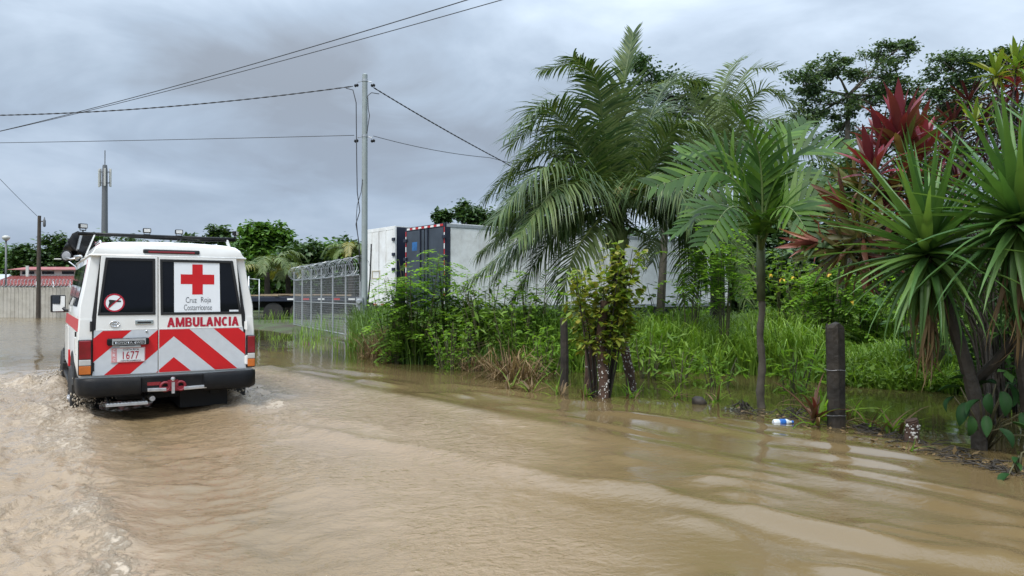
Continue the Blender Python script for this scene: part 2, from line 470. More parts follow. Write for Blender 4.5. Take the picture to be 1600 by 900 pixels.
Z += farw * (1 - calm) * (0.012 * fbm(s_ * 1.2, t2 * 1.6, 3))
fade = 1 - sst(35, 60, WYY)
Z *= fade
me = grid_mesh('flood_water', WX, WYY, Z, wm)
foam = 0.95 * lamp * (0.66 + 0.5 * pn(sv * 0.8, tv * 0.6))
foam += 0.5 * np.exp(-((sv + 0.85) / 0.3) ** 2) * (1 - sst(4.5, 6, tv))
for wx_, wt_, a_, ru, rt in ((-0.85, 0.35, 1.0, 0.45, 0.9), (0.78, 0.35, 0.95, 0.42, 0.8), (-1.0, 3.7, 0.8, 0.6, 1.2), (1.25, 0.6, 0.55, 0.6, 1.6)):
    foam += a_ * np.exp(-((sv - wx_) / ru) ** 2 - ((tv - wt_) / rt) ** 2)
foam += 0.42 * np.exp(-((sv - 1.0 + 0.10 * tv) / 0.55) ** 2) * (1 - sst(-0.3, 0.6, tv)) * np.exp(np.minimum(tv, 0) / 1.8)
foam += 0.30 * np.exp(-((d1 + 0.18) / 0.2) ** 2) * (1 - sst(1.0, 2.0, tv)) * np.exp(np.minimum(tv, 0) / 4)
attr(me, 'foam', np.clip(foam, 0, 1.2))
silt_shade = np.clip(inside * (1 - sst(5.5, 9, tv)) * (0.97 - 0.55 * trough), 0, 1)  # silt colour, lowered in the trough to paint deeper shading behind the vehicle
silt_shade = silt_shade * (0.14 + 0.86 * np.maximum(rough, 1 - beh))
silt_shade = np.maximum(silt_shade, 0.12 * (1 - calm) * (1 - sst(8, 14, tv)))
attr(me, 'silt_shade', silt_shade)
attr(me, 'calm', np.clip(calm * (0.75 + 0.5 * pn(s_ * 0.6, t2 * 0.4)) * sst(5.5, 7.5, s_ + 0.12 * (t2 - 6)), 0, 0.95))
patch = sst(-0.25, 0.35, pn(sv * 0.9, tv * 0.6))
ripv = 0.03 + inside * beh * (0.42 + 0.65 * patch) * (1 - 0.35 * trough) * (0.10 + 0.90 * rough) + 0.4 * farw * (1 - calm) + 0.02 * open_ * (1 - calm)
ripv = ripv * (1 - calm) + 0.012 * calm
attr(me, 'rip', np.clip(ripv, 0, 1.2))
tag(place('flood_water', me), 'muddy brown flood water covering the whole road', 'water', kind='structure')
# ------------------------------------------------------------------ ambulance
M = {}
M['white'] = mat('white_paint', (0.80, 0.80, 0.775), 0.28, var=0.03, coat=0.6, dirt=(0.42, 0.34, 0.24), dscale=1.7, damt=0.16)
M['silver'] = mat('reflective_silver', (0.56, 0.59, 0.62), 0.38, var=0.05, scale=14, dirt=(0.4, 0.34, 0.26), damt=0.15)
M['red'] = mat('reflective_red', (0.56, 0.012, 0.016), 0.32, var=0.06, spec=0.4)
M['crimson'] = mat('crimson_lettering', (0.42, 0.008, 0.03), 0.4, var=0.03)
M['black'] = mat('black_plastic', (0.009, 0.0095, 0.011), 0.4, var=0.25, bump=0.15, bscale=60, spec=0.2, dirt=(0.05, 0.042, 0.03), damt=0.25)
M['rubber'] = mat('tyre_rubber', (0.014, 0.014, 0.014), 0.7, var=0.2, bump=0.2, dirt=(0.09, 0.07, 0.045), damt=0.4)
M['seal'] = mat('window_seal', (0.012, 0.012, 0.013), 0.5, var=0.05)
M['glass'] = mat('tinted_glass', (0.004, 0.005, 0.008), 0.04, var=0.1, spec=0.28)
M['chrome'] = mat('chrome', (0.75, 0.76, 0.78), 0.16, metal=1.0, var=0.05)
M['alu'] = mat('dull_aluminium', (0.62, 0.63, 0.64), 0.35, metal=0.9, var=0.15, scale=20)
M['lampred'] = mat('red_lamp_plastic', (0.20, 0.006, 0.012), 0.15, var=0.25, scale=9, coat=0.6)
M['lampamber'] = mat('amber_lamp_plastic', (0.50, 0.13, 0.015), 0.15, var=0.2, scale=9, coat=0.6)
M['lampclear'] = mat('clear_lamp_plastic', (0.50, 0.49, 0.47), 0.2, var=0.15, scale=9, coat=0.6)
M['sticker'] = mat('white_sticker', (0.80, 0.83, 0.86), 0.45, var=0.02)
M['mirror'] = mat('mirror_glass', (0.8, 0.8, 0.8), 0.02, metal=1.0, var=0.0)
M['ink'] = mat('grey_lettering', (0.075, 0.085, 0.10), 0.5, var=0.05)
M['dark'] = mat('dark_chassis_and_shade', (0.012, 0.012, 0.012), 0.8, var=0.2)
M['steelrim'] = mat('grey_steel_rim', (0.35, 0.35, 0.36), 0.4, metal=0.6, var=0.1, dirt=(0.16, 0.12, 0.08), damt=0.5)
M['hitchred'] = mat('red_hitch_paint', (0.20, 0.010, 0.02), 0.4, var=0.15, dirt=(0.10, 0.06, 0.04), damt=0.4)
M['platewhite'] = mat('plate_white', (0.74, 0.74, 0.74), 0.4, var=0.03)
M['platepink'] = mat('plate_pink', (0.62, 0.28, 0.29), 0.4, var=0.05)

WATER_DEPTH = 0.33
amb = empty('ambulance', (REAR.x, REAR.y, -WATER_DEPTH), TH, 'white and red ambulance seen from behind, wading through the flood', 'ambulance')
def part(name, mb, m, par=amb, smooth=False, bevel=0.0, segs=2):
    return mb.build(name, M[m], par, smooth, bevel, segs=segs)

def loft(secs, close=True):
    """secs: lists of 3D points with equal counts, skinned one to the next"""
    mb = MB(); n = len(secs[0])
    vs = [p for s in secs for p in s]; fs = []
    for i in range(len(secs) - 1):
        for k in range(n):
            k2 = (k + 1) % n
            fs.append((i * n + k, i * n + k2, (i + 1) * n + k2, (i + 1) * n + k))
    fs.append(tuple(range(n - 1, -1, -1))); fs.append(tuple((len(secs) - 1) * n + k for k in range(n)))
    return mb.add(vs, fs)
def sect(half, y, sx=1.0, zt=None):
    """mirror a half outline (x, z), bottom to top, into a closed section at y"""
    if callable(y): yy = y
    else: yy = lambda z: y
    r_ = [(x * sx, yy(z), z) for x, z in half]
    l_ = [(-x * sx, yy(z), z) for x, z in reversed(half) if x > 1e-6]
    return r_ + l_
LOW = [(0.0, 0.62), (0.78, 0.62), (0.845, 0.72), (0.868, 0.86), (0.874, 1.05), (0.872, 1.20), (0.862, 1.345), (0.0, 1.345)]
body = loft([sect(LOW, 0.0, 0.985), sect(LOW, 0.025), sect(LOW, 2.6), sect([(x * 0.985, z) for x, z in LOW], 3.45),
             sect([(x * 0.95, min(z, 1.30)) for x, z in LOW], 4.2), sect([(x * 0.90, min(z, 1.24)) for x, z in LOW], 4.75), sect([(x * 0.84, min(max(z, 0.7), 1.16)) for x, z in LOW], 4.9)])
bo = part('body', body, 'white', smooth='auto')
UP = [(0.0, 1.34), (0.862, 1.34), (0.858, 1.47), (0.812, 1.70), (0.762, 2.0), (0.0, 2.0)]
ws = lambda z: 3.42 - (z - 1.34) * 0.62
part('cabin', loft([sect(UP, lambda z: 0.004 + 0.03 * max(0, z - 1.4), 0.985), sect(UP, lambda z: 0.03 + 0.03 * max(0, z - 1.4)), sect(UP, 2.7), sect([(x * 0.97, z) for x, z in UP], ws)]), 'white', smooth='auto')
ROOF = [(0.0, 1.995), (0.752, 1.995), (0.757, 2.02), (0.735, 2.045), (0.712, 2.10), (0.66, 2.135), (0.54, 2.152), (0.25, 2.164), (0.0, 2.168)]
def rsec(y, top): return sect([(x, 1.995 + (z - 1.995) * top) for x, z in ROOF], y)
roof = part('roof', loft([rsec(-0.012, 0.72), rsec(0.0, 0.86), rsec(0.03, 0.95), rsec(0.10, 1.0), rsec(2.3, 1.05), rsec(2.75, 0.95), rsec(3.02, 0.5)]), 'white', smooth='auto')
mb = MB()
for s in (-1, 1):
    mb.tube([(s * 0.764, -0.01, 2.004), (s * 0.764, 2.9, 2.004)], 0.012, 6)
mb.tube([(-0.764, -0.012, 2.004), (0.764, -0.012, 2.004)], 0.011, 6)
part('rain_gutter', mb, 'white', roof, smooth=True)
# high brake light slot in the roof edge
mb = MB(); mb.box((0.0, -0.008, 2.057), (0.56, 0.03, 0.046))
bl = part('high_brake_light', mb, 'seal', roof, bevel=0.018, segs=3)
mb = MB(); mb.box((0.0, -0.02, 2.052), (0.46, 0.012, 0.02)); part('lens', mb, 'lampred', bl, bevel=0.005)

# rear doors: a pressed frame round each window, the glass set back, rubber seals
def door(name, outer, win, seal, side):
    y = -0.022
    d = part(name, MB().ring(outer, win, y, 0.0), 'white', bevel=0.006, segs=2)
    part('window_seal', MB().ring(seal, [(x * 1 + (0.018 if i in (0, 3) else -0.018), z + (0.02 if i < 2 else -0.02)) for i, (x, z) in enumerate(win)], y - 0.007, y + 0.012), 'seal', d, bevel=0.004)
    part('window', MB().prism([(x, z) for x, z in win], y + 0.004, y + 0.010), 'glass', d)
    return d
dl = door('rear_door', [(-0.742, 0.762), (-0.1335, 0.762), (-0.1395, 1.999), (-0.668, 1.999)], [(-0.690, 1.392), (-0.166, 1.392), (-0.172, 1.972), (-0.622, 1.972)],
          [(-0.697, 1.384), (-0.159, 1.384), (-0.165, 1.981), (-0.628, 1.981)], -1)
dr = door('rear_door', [(-0.1265, 0.762), (0.772, 0.762), (0.664, 1.999), (-0.1325, 1.999)], [(-0.102, 1.388), (0.714, 1.388), (0.618, 1.968), (-0.112, 1.968)],
          [(-0.109, 1.380), (0.722, 1.380), (0.625, 1.977), (-0.119, 1.977)], 1)
tag(dl, 'narrower left rear door with the number plate'); tag(dr, 'wider right rear door with the red cross panel')
mb = MB(); mb.prism([(-0.745, 0.766), (0.774, 0.766), (0.765, 1.37), (0.668, 2.0), (-0.672, 2.0), (-0.745, 1.37)], -0.0015, 0.001)
part('door_gap', mb, 'seal')

# chevron sheeting on the doors
yb = -0.0225
def decal(name, poly, m, par, lift=0.0010, inset=None):
    return part(name, MB().prism(poly, yb - lift, yb - lift + 0.0006), m, par)
def clip(poly, a, b, c):          # keep a*x + b*z <= c
    out = []
    for i in range(len(poly)):
        p, q = poly[i], poly[(i + 1) % len(poly)]
        dp, dq = a * p[0] + b * p[1] - c, a * q[0] + b * q[1] - c
        if dp <= 0: out.append(p)
        if dp * dq < 0:
            t = dp / (dp - dq); out.append((p[0] + (q[0] - p[0]) * t, p[1] + (q[1] - p[1]) * t))
    return out
def within(poly, x0, x1, z0, z1):
    for a, b, c in ((-1, 0, -x0), (1, 0, x1), (0, -1, -z0), (0, 1, z1)):
        poly = clip(poly, a, b, c)
        if not poly: return poly
    return poly
ZL, ZH = 0.770, 1.228
LX, RX = (-0.736, -0.1365), (-0.1235, 0.762)
decal('silver_panel', within([(-0.736, ZL), (-0.1365, ZL), (-0.1365, ZH), (-0.730, ZH)], *LX, ZL, ZH), 'silver', dl)
decal('silver_panel', within([(-0.1235, ZL), (0.764, ZL), (0.738, ZH), (-0.1235, ZH)], *RX, ZL, ZH), 'silver', dr)
# bars run at about 42 degrees and meet on the line x = 0.02 ; offsets are heights of each bar on that line
CX, SL = 0.02, 0.905
for top, bot in ((1.365, 1.149), (0.926, 0.70), (1.83, 1.59), (2.28, 2.05)):
    pl = [(CX, bot), (CX, top), (CX - 2, top - 2 * SL), (CX - 2, bot - 2 * SL)]
    pr = [(CX, bot), (CX + 2, bot - 2 * SL), (CX + 2, top - 2 * SL), (CX, top)]
    for poly, rng, par in ((pl, LX, dl), (pl, (RX[0], CX), dr), (pr, (CX, RX[1]), dr)):
        q = within(poly, rng[0], rng[1], ZL, ZH - 0.004)
        if q and len(q) > 2:
            decal('red_stripe', q, 'red', par, 0.0018)
# pressed swage lines across the lower doors
for par, x0, x1 in ((dl, -0.73, -0.14), (dr, -0.12, 0.74)):
    mb = MB()
    for z in (1.232, ):
        mb.box(((x0 + x1) / 2, yb - 0.0005, z), (x1 - x0, 0.004, 0.004))
    part('swage_line', mb, 'white', par)

# lettering
def text(name, s, w, h, cx, cz, m, par, y, off=0.0, shear=0.0, space=1.0, bold=0.0):
    cu = bpy.data.curves.new(name, 'FONT'); cu.body = s; cu.align_x = 'LEFT'; cu.extrude = 0.0; cu.offset = bold; cu.shear = shear
    cu.space_character = space; cu.resolution_u = 3
    o = bpy.data.objects.new(name, cu); COL.objects.link(o)
    dg = bpy.context.evaluated_depsgraph_get()
    me = bpy.data.meshes.new_from_object(o.evaluated_get(dg))
    bpy.data.objects.remove(o); bpy.data.curves.remove(cu)
    n = len(me.vertices); a = np.zeros(n * 3, dtype=np.float32); me.vertices.foreach_get('co', a); a = a.reshape(-1, 3)
    lo, hi = a.min(0), a.max(0)
    x = (a[:, 0] - lo[0]) / (hi[0] - lo[0]) * w + cx - w / 2
    z = (a[:, 1] - lo[1]) / (hi[1] - lo[1]) * h + cz - h / 2
    me.vertices.foreach_set('co', np.stack([x, np.full(n, y), z], -1).astype(np.float32).ravel())
    me.materials.clear(); me.materials.append(M[m]); me.update()
    me.name = name
    return place(name, me, par)
# heavy condensed capitals, drawn stroke by stroke
def arcpts(cx, cz, rx, rz, a0, a1, n=8):
    return [(cx + rx * math.cos(R(a0 + (a1 - a0) * i / n)), cz + rz * math.sin(R(a0 + (a1 - a0) * i / n))) for i in range(n + 1)]
def band(cx, cz, rx, rz, a0, a1, w):
    return arcpts(cx, cz, rx, rz, a0, a1) + arcpts(cx, cz, rx - w, rz - w * 0.9, a1, a0)
SW = 0.25
GL = {'A': (0.80, [[(0.0, 0), (SW, 0), (0.53, 1), (0.27, 1)], [(0.80 - SW, 0), (0.80, 0), (0.53, 1), (0.27, 1)], [(0.2, 0.2), (0.6, 0.2), (0.6, 0.39), (0.2, 0.39)]]),
      'M': (0.92, [[(0, 0), (0.22, 0), (0.22, 1), (0, 1)], [(0.70, 0), (0.92, 0), (0.92, 1), (0.70, 1)], [(0.0, 1), (0.26, 1), (0.56, 0.02), (0.36, 0.02)], [(0.66, 1), (0.92, 1), (0.56, 0.02), (0.36, 0.02)]]),
      'B': (0.72, [[(0, 0), (SW, 0), (SW, 1), (0, 1)], [(0.2, 0), (0.42, 0), (0.42, 0.18), (0.2, 0.18)], [(0.2, 0.43), (0.42, 0.43), (0.42, 0.6), (0.2, 0.6)], [(0.2, 0.82), (0.4, 0.82), (0.4, 1), (0.2, 1)], band(0.40, 0.30, 0.32, 0.30, -90, 90, 0.2), band(0.38, 0.73, 0.29, 0.27, -90, 90, 0.19)]),
      'U': (0.72, [[(0, 0.32), (SW, 0.32), (SW, 1), (0, 1)], [(0.72 - SW, 0.32), (0.72, 0.32), (0.72, 1), (0.72 - SW, 1)], band(0.36, 0.34, 0.36, 0.36, 180, 360, SW)]),
      'L': (0.60, [[(0, 0), (SW, 0), (SW, 1), (0, 1)], [(0.1, 0), (0.60, 0), (0.60, 0.2), (0.1, 0.2)]]),
      'N': (0.74, [[(0, 0), (0.22, 0), (0.22, 1), (0, 1)], [(0.52, 0), (0.74, 0), (0.74, 1), (0.52, 1)], [(0, 1), (0.24, 1), (0.74, 0), (0.5, 0)]]),
      'C': (0.72, [band(0.38, 0.5, 0.38, 0.52, 48, 312, SW)]), 'I': (0.25, [[(0, 0), (SW, 0), (SW, 1), (0, 1)]])}
xx = 0.0; strokes = []
for ch in 'AMBULANCIA':
    w_, st_ = GL[ch]
    for q in st_: strokes.append([(x + xx, z) for x, z in q])
    xx += w_ + (0.07 if ch not in 'L' else 0.02)
xx -= 0.07
mb = MB()
for i, q in enumerate(strokes):
    mb.prism([(-0.046 + x / xx * 0.737, 1.249 + z * 0.102) for x, z in q], yb - 0.0022 - 0.00005 * (i % 6), yb - 0.0012)
let = part('lettering', mb, 'crimson', dr); tag(let, kind='stuff')
pan = part('red_cross_panel', MB().prism([(0.024, 1.404), (0.494, 1.404), (0.484, 1.949), (0.020, 1.949)], -0.0212, -0.0185), 'sticker', dr)
ys = -0.0222
part('red_cross', MB().prism([(0.203, 1.599), (0.312, 1.599), (0.311, 1.710), (0.430, 1.710), (0.429, 1.818), (0.310, 1.818), (0.309, 1.928), (0.203, 1.928), (0.203, 1.818), (0.087, 1.818), (0.087, 1.712), (0.203, 1.712)], ys, ys + 0.0006), 'red', pan)
text('panel_lettering', 'Cruz', 0.110, 0.062, 0.193, 1.540, 'ink', pan, ys - 0.001, bold=-0.004)
text('panel_lettering', 'Roja', 0.104, 0.076, 0.345, 1.533, 'ink', pan, ys - 0.001, bold=-0.004)
text('panel_lettering', 'Costarricense', 0.286, 0.062, 0.263, 1.459, 'ink', pan, ys - 0.001, bold=-0.004)
part('window_label', MB().prism([(0.59, 1.404), (0.69, 1.404), (0.688, 1.427), (0.59, 1.427)], -0.0205, -0.0185), 'sticker', dr)
# no-weapons sticker
def disc(r0, r1, cx, cz, n=32):
    o = [(cx + r1 * math.cos(2 * math.pi * i / n), cz + r1 * math.sin(2 * math.pi * i / n)) for i in range(n)]
    i_ = [(cx + r0 * math.cos(2 * math.pi * i / n), cz + r0 * math.sin(2 * math.pi * i / n)) for i in range(n)]
    return o, i_
o_, i_ = disc(0.08, 0.095, -0.545, 1.513)
st = part('round_sticker', MB().prism(o_, -0.0208, -0.0185), 'sticker', dl)
part('red_ring', MB().ring(o_, i_, -0.0218, -0.0210), 'crimson', st)
gunp = [(-0.598, 1.540), (-0.590, 1.545), (-0.485, 1.535), (-0.485, 1.520), (-0.545, 1.520), (-0.552, 1.503), (-0.568, 1.500), (-0.578, 1.470), (-0.603, 1.472), (-0.592, 1.517)]
part('weapon_mark', MB().prism(gunp, -0.0222, -0.0214), 'seal', st)
mb = MB(); Mr = Matrix.Rotation(R(-44), 3, 'Y'); mb.box((-0.545, -0.0228, 1.513), (0.17, 0.0006, 0.011), Mr); part('red_bar', mb, 'crimson', st)
# maker's oval emblem, handle, lock, garnish, plate
def oval(mb, cx, cz, a, b, r, n=24):
    mb.tube([(cx + a * math.cos(2 * math.pi * i / n), yb - 0.006, cz + b * math.sin(2 * math.pi * i / n)) for i in range(n + 1)], r, 5)
mb = MB(); oval(mb, -0.542, 1.294, 0.043, 0.030, 0.0045); oval(mb, -0.542, 1.294, 0.014, 0.028, 0.0038); oval(mb, -0.542, 1.308, 0.030, 0.0125, 0.0038)
part('emblem', mb, 'chrome', dl, smooth=True)
mb = MB(); mb.box((-0.267, yb - 0.004, 1.307), (0.172, 0.008, 0.046)); hd = part('handle', mb, 'chrome', dl, bevel=0.003)
mb = MB(); mb.box((-0.267, yb - 0.010, 1.304), (0.130, 0.006, 0.018)); part('handle_grip', mb, 'seal', hd, bevel=0.002)
mb = MB(); mb.lathe([(0.013, 0), (0.013, 0.006), (0.010, 0.009)], 14, (-0.244, yb, 1.210), Matrix.Rotation(R(90), 3, 'X')); part('lock', mb, 'chrome', dl, smooth='auto')
mb = MB(); mb.box((-0.418, yb - 0.022, 1.109), (0.392, 0.044, 0.074)); gn = part('plate_lamp_housing', mb, 'black', dl, bevel=0.02, segs=3)
mb = MB(); mb.box((-0.412, yb - 0.0455, 1.109), (0.312, 0.003, 0.062)); part('nameplate', mb, 'alu', gn, bevel=0.001)
mb = MB(); mb.box((-0.412, yb - 0.0475, 1.100), (0.290, 0.002, 0.034)); part('nameplate_band', mb, 'seal', gn)
text('nameplate_lettering', 'TOYOTA 4WD', 0.27, 0.024, -0.412, 1.100, 'alu', gn, yb - 0.0492, bold=0.03)
mb = MB(); mb.box((-0.40, yb - 0.010, 1.056), (0.2, 0.02, 0.018)); part('lamp_lip', mb, 'alu', gn, bevel=0.003)
mb = MB(); mb.box((-0.4165, yb - 0.007, 0.970), (0.316, 0.004, 0.152)); pt = part('number_plate', mb, 'platewhite', dl, bevel=0.0015)
mb = MB(); mb.box((-0.547, yb - 0.0097, 0.970), (0.050, 0.001, 0.146)); part('plate_strip', mb, 'platepink', pt)
mb = MB(); mb.ring([(-0.572, 0.897), (-0.261, 0.897), (-0.261, 1.043), (-0.572, 1.043)], [(-0.567, 0.902), (-0.266, 0.902), (-0.266, 1.038), (-0.567, 1.038)], yb - 0.0103, yb - 0.0093); part('plate_edge', mb, 'platepink', pt)
yp = yb - 0.0106
text('plate_number', '1677', 0.150, 0.082, -0.392, 0.966, 'crimson', pt, yp, bold=0.005, space=1.1)
text('plate_lettering', 'COSTA RICA', 0.15, 0.018, -0.392, 1.026, 'ink', pt, yp, bold=0.02)
text('plate_lettering', 'CENTROAMERICA', 0.19, 0.014, -0.392, 0.910, 'ink', pt, yp, bold=0.02)
for i_c, ch in enumerate('CRC'):
    text('plate_lettering', ch, 0.024, 0.030, -0.547, 1.018 - i_c * 0.047, 'sticker', pt, yp, bold=0.0)
# hinges
for x, z, par in ((-0.752, 1.273, dl), (-0.752, 0.86, dl), (0.778, 1.252, dr), (0.778, 0.862, dr)):
    mb = MB(); mb.lathe([(0.012, -0.052), (0.014, -0.05), (0.014, 0.05), (0.012, 0.052)], 8, (x, -0.026, z)); mb.box((x + (0.012 if x < 0 else -0.012), -0.024, z), (0.03, 0.006, 0.09))
    part('hinge', mb, 'seal' if x < 0 else 'white', par, smooth='auto')
# tail lamps
for s, x0, x1, z0, z1 in ((-1, -0.868, -0.744, 0.775, 1.138), (1, 0.776, 0.872, 0.775, 1.138)):
    c = (x0 + x1) / 2; w = x1 - x0
    mb = MB(); mb.box((c, -0.008, (z0 + z1) / 2), (w, 0.05, z1 - z0)); tl = part('tail_lamp', mb, 'seal', bevel=0.012, segs=3)
    for nm, za_, zb_, m in (('brake_lens', 0.94, 1.13, 'lampred'), ('reverse_lens', 0.876, 0.936, 'lampclear'), ('indicator_lens', 0.785, 0.872, 'lampamber')):
        mb = MB(); mb.box((c - s * 0.006 + s * 0.008, -0.030, (za_ + zb_) / 2), (w - 0.018, 0.03, zb_ - za_)); part(nm, mb, m, tl, bevel=0.008, segs=3)
# bumper: outer horns and a stepped centre
def bumper_sec(x, y0, z0, z1): return [(x, y0 + 0.05, z0), (x, y0 + 0.012, z0 + 0.02), (x, y0, z0 + 0.05), (x, y0, z1 - 0.03), (x, y0 + 0.02, z1), (x, y0 + 0.16, z1), (x, y0 + 0.16, z0)]
secs = []
for x, y0, z0, z1 in ((-0.885, 0.30, 0.60, 0.735), (-0.885, 0.02, 0.59, 0.74), (-0.862, -0.07, 0.565, 0.745), (-0.80, -0.125, 0.553, 0.745), (-0.70, -0.14, 0.55, 0.742), (-0.31, -0.14, 0.55, 0.735), (-0.295, -0.10, 0.56, 0.735)):
    secs.append(bumper_sec(x, y0, z0, z1))
part('rear_bumper_corner', loft(secs), 'black', smooth='auto')
part('rear_bumper_corner', loft([[(-x, y, z) for x, y, z in s][::-1] for s in secs]), 'black', smooth='auto')
mb = MB(); mb.box((0, -0.035, 0.655), (0.62, 0.13, 0.16)); bc = part('rear_bumper', mb, 'black', bevel=0.012)
for x0, x1, rz in ((-0.245, -0.065, 1.5), (0.105, 0.335, -1.5)):
    mb = MB(); mb.box(((x0 + x1) / 2, -0.112, 0.598), (x1 - x0, 0.05, 0.036), Matrix.Rotation(R(rz), 3, 'Y')); part('step_strip', mb, 'alu', bc, bevel=0.006)
mb = MB(); mb.box((-0.18, -0.101, 0.66), (0.13, 0.004, 0.035)); part('red_reflector', mb, 'lampred', bc, bevel=0.002)
# hitch
hh_ = MB(); hh_.box((0.0, -0.115, 0.600), (0.24, 0.03, 0.045)); hh_.box((0.0, -0.115, 0.655), (0.10, 0.035, 0.07))
for s in (-1, 1):
    hh_.tube([(s * 0.075 + 0.045 * math.cos(a), -0.12, 0.625 + 0.045 * math.sin(a)) for a in [2 * math.pi * i / 14 for i in range(15)]], 0.015, 6)
ht = part('tow_hitch', hh_, 'hitchred', smooth='auto')
mb = MB(); mb.lathe([(0.012, 0.0), (0.012, 0.03), (0.022, 0.04), (0.026, 0.055), (0.020, 0.072), (0.008, 0.078)], 12, (0.0, -0.115, 0.645)); mb.box((0, -0.13, 0.61), (0.03, 0.02, 0.12)); part('tow_ball', mb, 'alu', ht, smooth='auto')
mb = MB(); mb.box((-0.435, -0.09, 0.470), (0.385, 0.12, 0.030)); 
for i in range(12): mb.box((-0.61 + i * 0.032, -0.09, 0.487), (0.012, 0.11, 0.006))
part('boarding_step', mb, 'alu', bevel=0.003)
mb = MB(); mb.tube([(-0.60, 0.05, 0.56), (-0.60, -0.05, 0.47)], 0.014, 6); part('step_bracket', mb, 'seal', smooth=True); mb = MB(); mb.tube([(-0.27, 0.05, 0.56), (-0.27, -0.05, 0.47)], 0.014, 6); part('step_bracket', mb, 'seal', smooth=True)
mb = MB(); mb.tube([(-0.19, 0.2, 0.50), (-0.19, -0.06, 0.50)], 0.028, 10); part('tow_eye', mb, 'alu', smooth='auto')
# underside: chassis, axle, mud flaps, tank
mb = MB()
for s in (-1, 1): mb.box((s * 0.46, 2.3, 0.56), (0.10, 4.4, 0.14))
mb.box((0, 0.25, 0.53), (0.9, 0.10, 0.12)); mb.box((0.36, 0.55, 0.47), (0.5, 0.8, 0.24)); mb.box((-0.1, 2.2, 0.62), (1.5, 4.2, 0.05)); part('chassis', mb, 'dark', bevel=0.01)
mb = MB(); mb.tube([(-0.72, 1.12, 0.40), (0.72, 1.12, 0.40)], 0.055, 10); mb.lathe([(0.02, -0.13), (0.13, -0.1), (0.16, 0), (0.13, 0.1), (0.02, 0.13)], 12, (0.1, 1.12, 0.40), Matrix.Rotation(R(90), 3, 'X')); part('rear_axle', mb, 'dark', smooth='auto')
for s in (-1, 1):
    mb = MB(); mb.box((s * 0.76, 0.60, 0.50), (0.24, 0.015, 0.34)); part('mud_flap', mb, 'rubber')
# wheels
def wheel(x, y):
    Mx = Matrix.Rotation(R(90), 3, 'Y')
    prof = [(0.20, -0.10), (0.30, -0.115), (0.37, -0.11), (0.395, -0.085), (0.40, -0.05), (0.40, 0.05), (0.395, 0.085), (0.37, 0.11), (0.30, 0.115), (0.20, 0.10)]
    w = empty('wheel', (x, y, 0.40)); w.parent = amb
    part('tyre', MB().lathe(prof, 36, (0, 0, 0), Mx), 'rubber', w, smooth='auto')
    mb = MB()
    for k in range(30):
        a = 2 * math.pi * k / 30
        for q in (-0.06, 0.0, 0.06):
            mb.box((q, 0.402 * math.cos(a + q), 0.402 * math.sin(a + q)), (0.05, 0.05, 0.022), Matrix.Rotation(a + q - math.pi / 2, 3, 'X'))
    part('tread', mb, 'rubber', w)
    sg = 1 if x > 0 else -1
    part('rim', MB().lathe([(0.205, 0.06), (0.205, 0.098), (0.19, 0.10), (0.17, 0.05), (0.07, 0.055), (0.06, 0.13), (0.0, 0.135)], 24, (0, 0, 0), Matrix.Rotation(R(90 * sg), 3, 'Y')), 'steelrim', w, smooth='auto')
for x in (-0.795, 0.795):
    wheel(x, 1.12); wheel(x, 4.08)
# wheel arches (dark panels paint the shade of uncut openings) with white flares
for s in (-1, 1):
    for yc, rr in ((1.12, 0.49), (4.08, 0.47)):
        arc = [(yc + rr * math.cos(a), 0.46 + rr * math.sin(a)) for a in [math.pi * i / 18 for i in range(19)]]
        w_ = 0.876 if yc < 2 else 0.848
        mb = MB(); n = len(arc)
        vs = [(s * (w_ + 0.004), y, z) for y, z in arc] + [(s * (w_ - 0.2), y, z) for y, z in arc]
        mb.add(vs, [tuple(range(n)), tuple(range(2 * n - 1, n - 1, -1))] + [(i, i + n, (i + 1) % n + n, (i + 1) % n) for i in range(n)])
        part('arch_shade', mb, 'dark')
        mb = MB(); mb.tube([(s * (w_ - 0.005), y, z) for y, z in arc if z > 0.62], 0.010, 8); part('arch_flare', mb, 'black', smooth=True)
        mb = MB(); mb.box((s * 0.80, yc - 0.56, 0.47), (0.2, 0.015, 0.32)); part('mud_flap', mb, 'rubber')
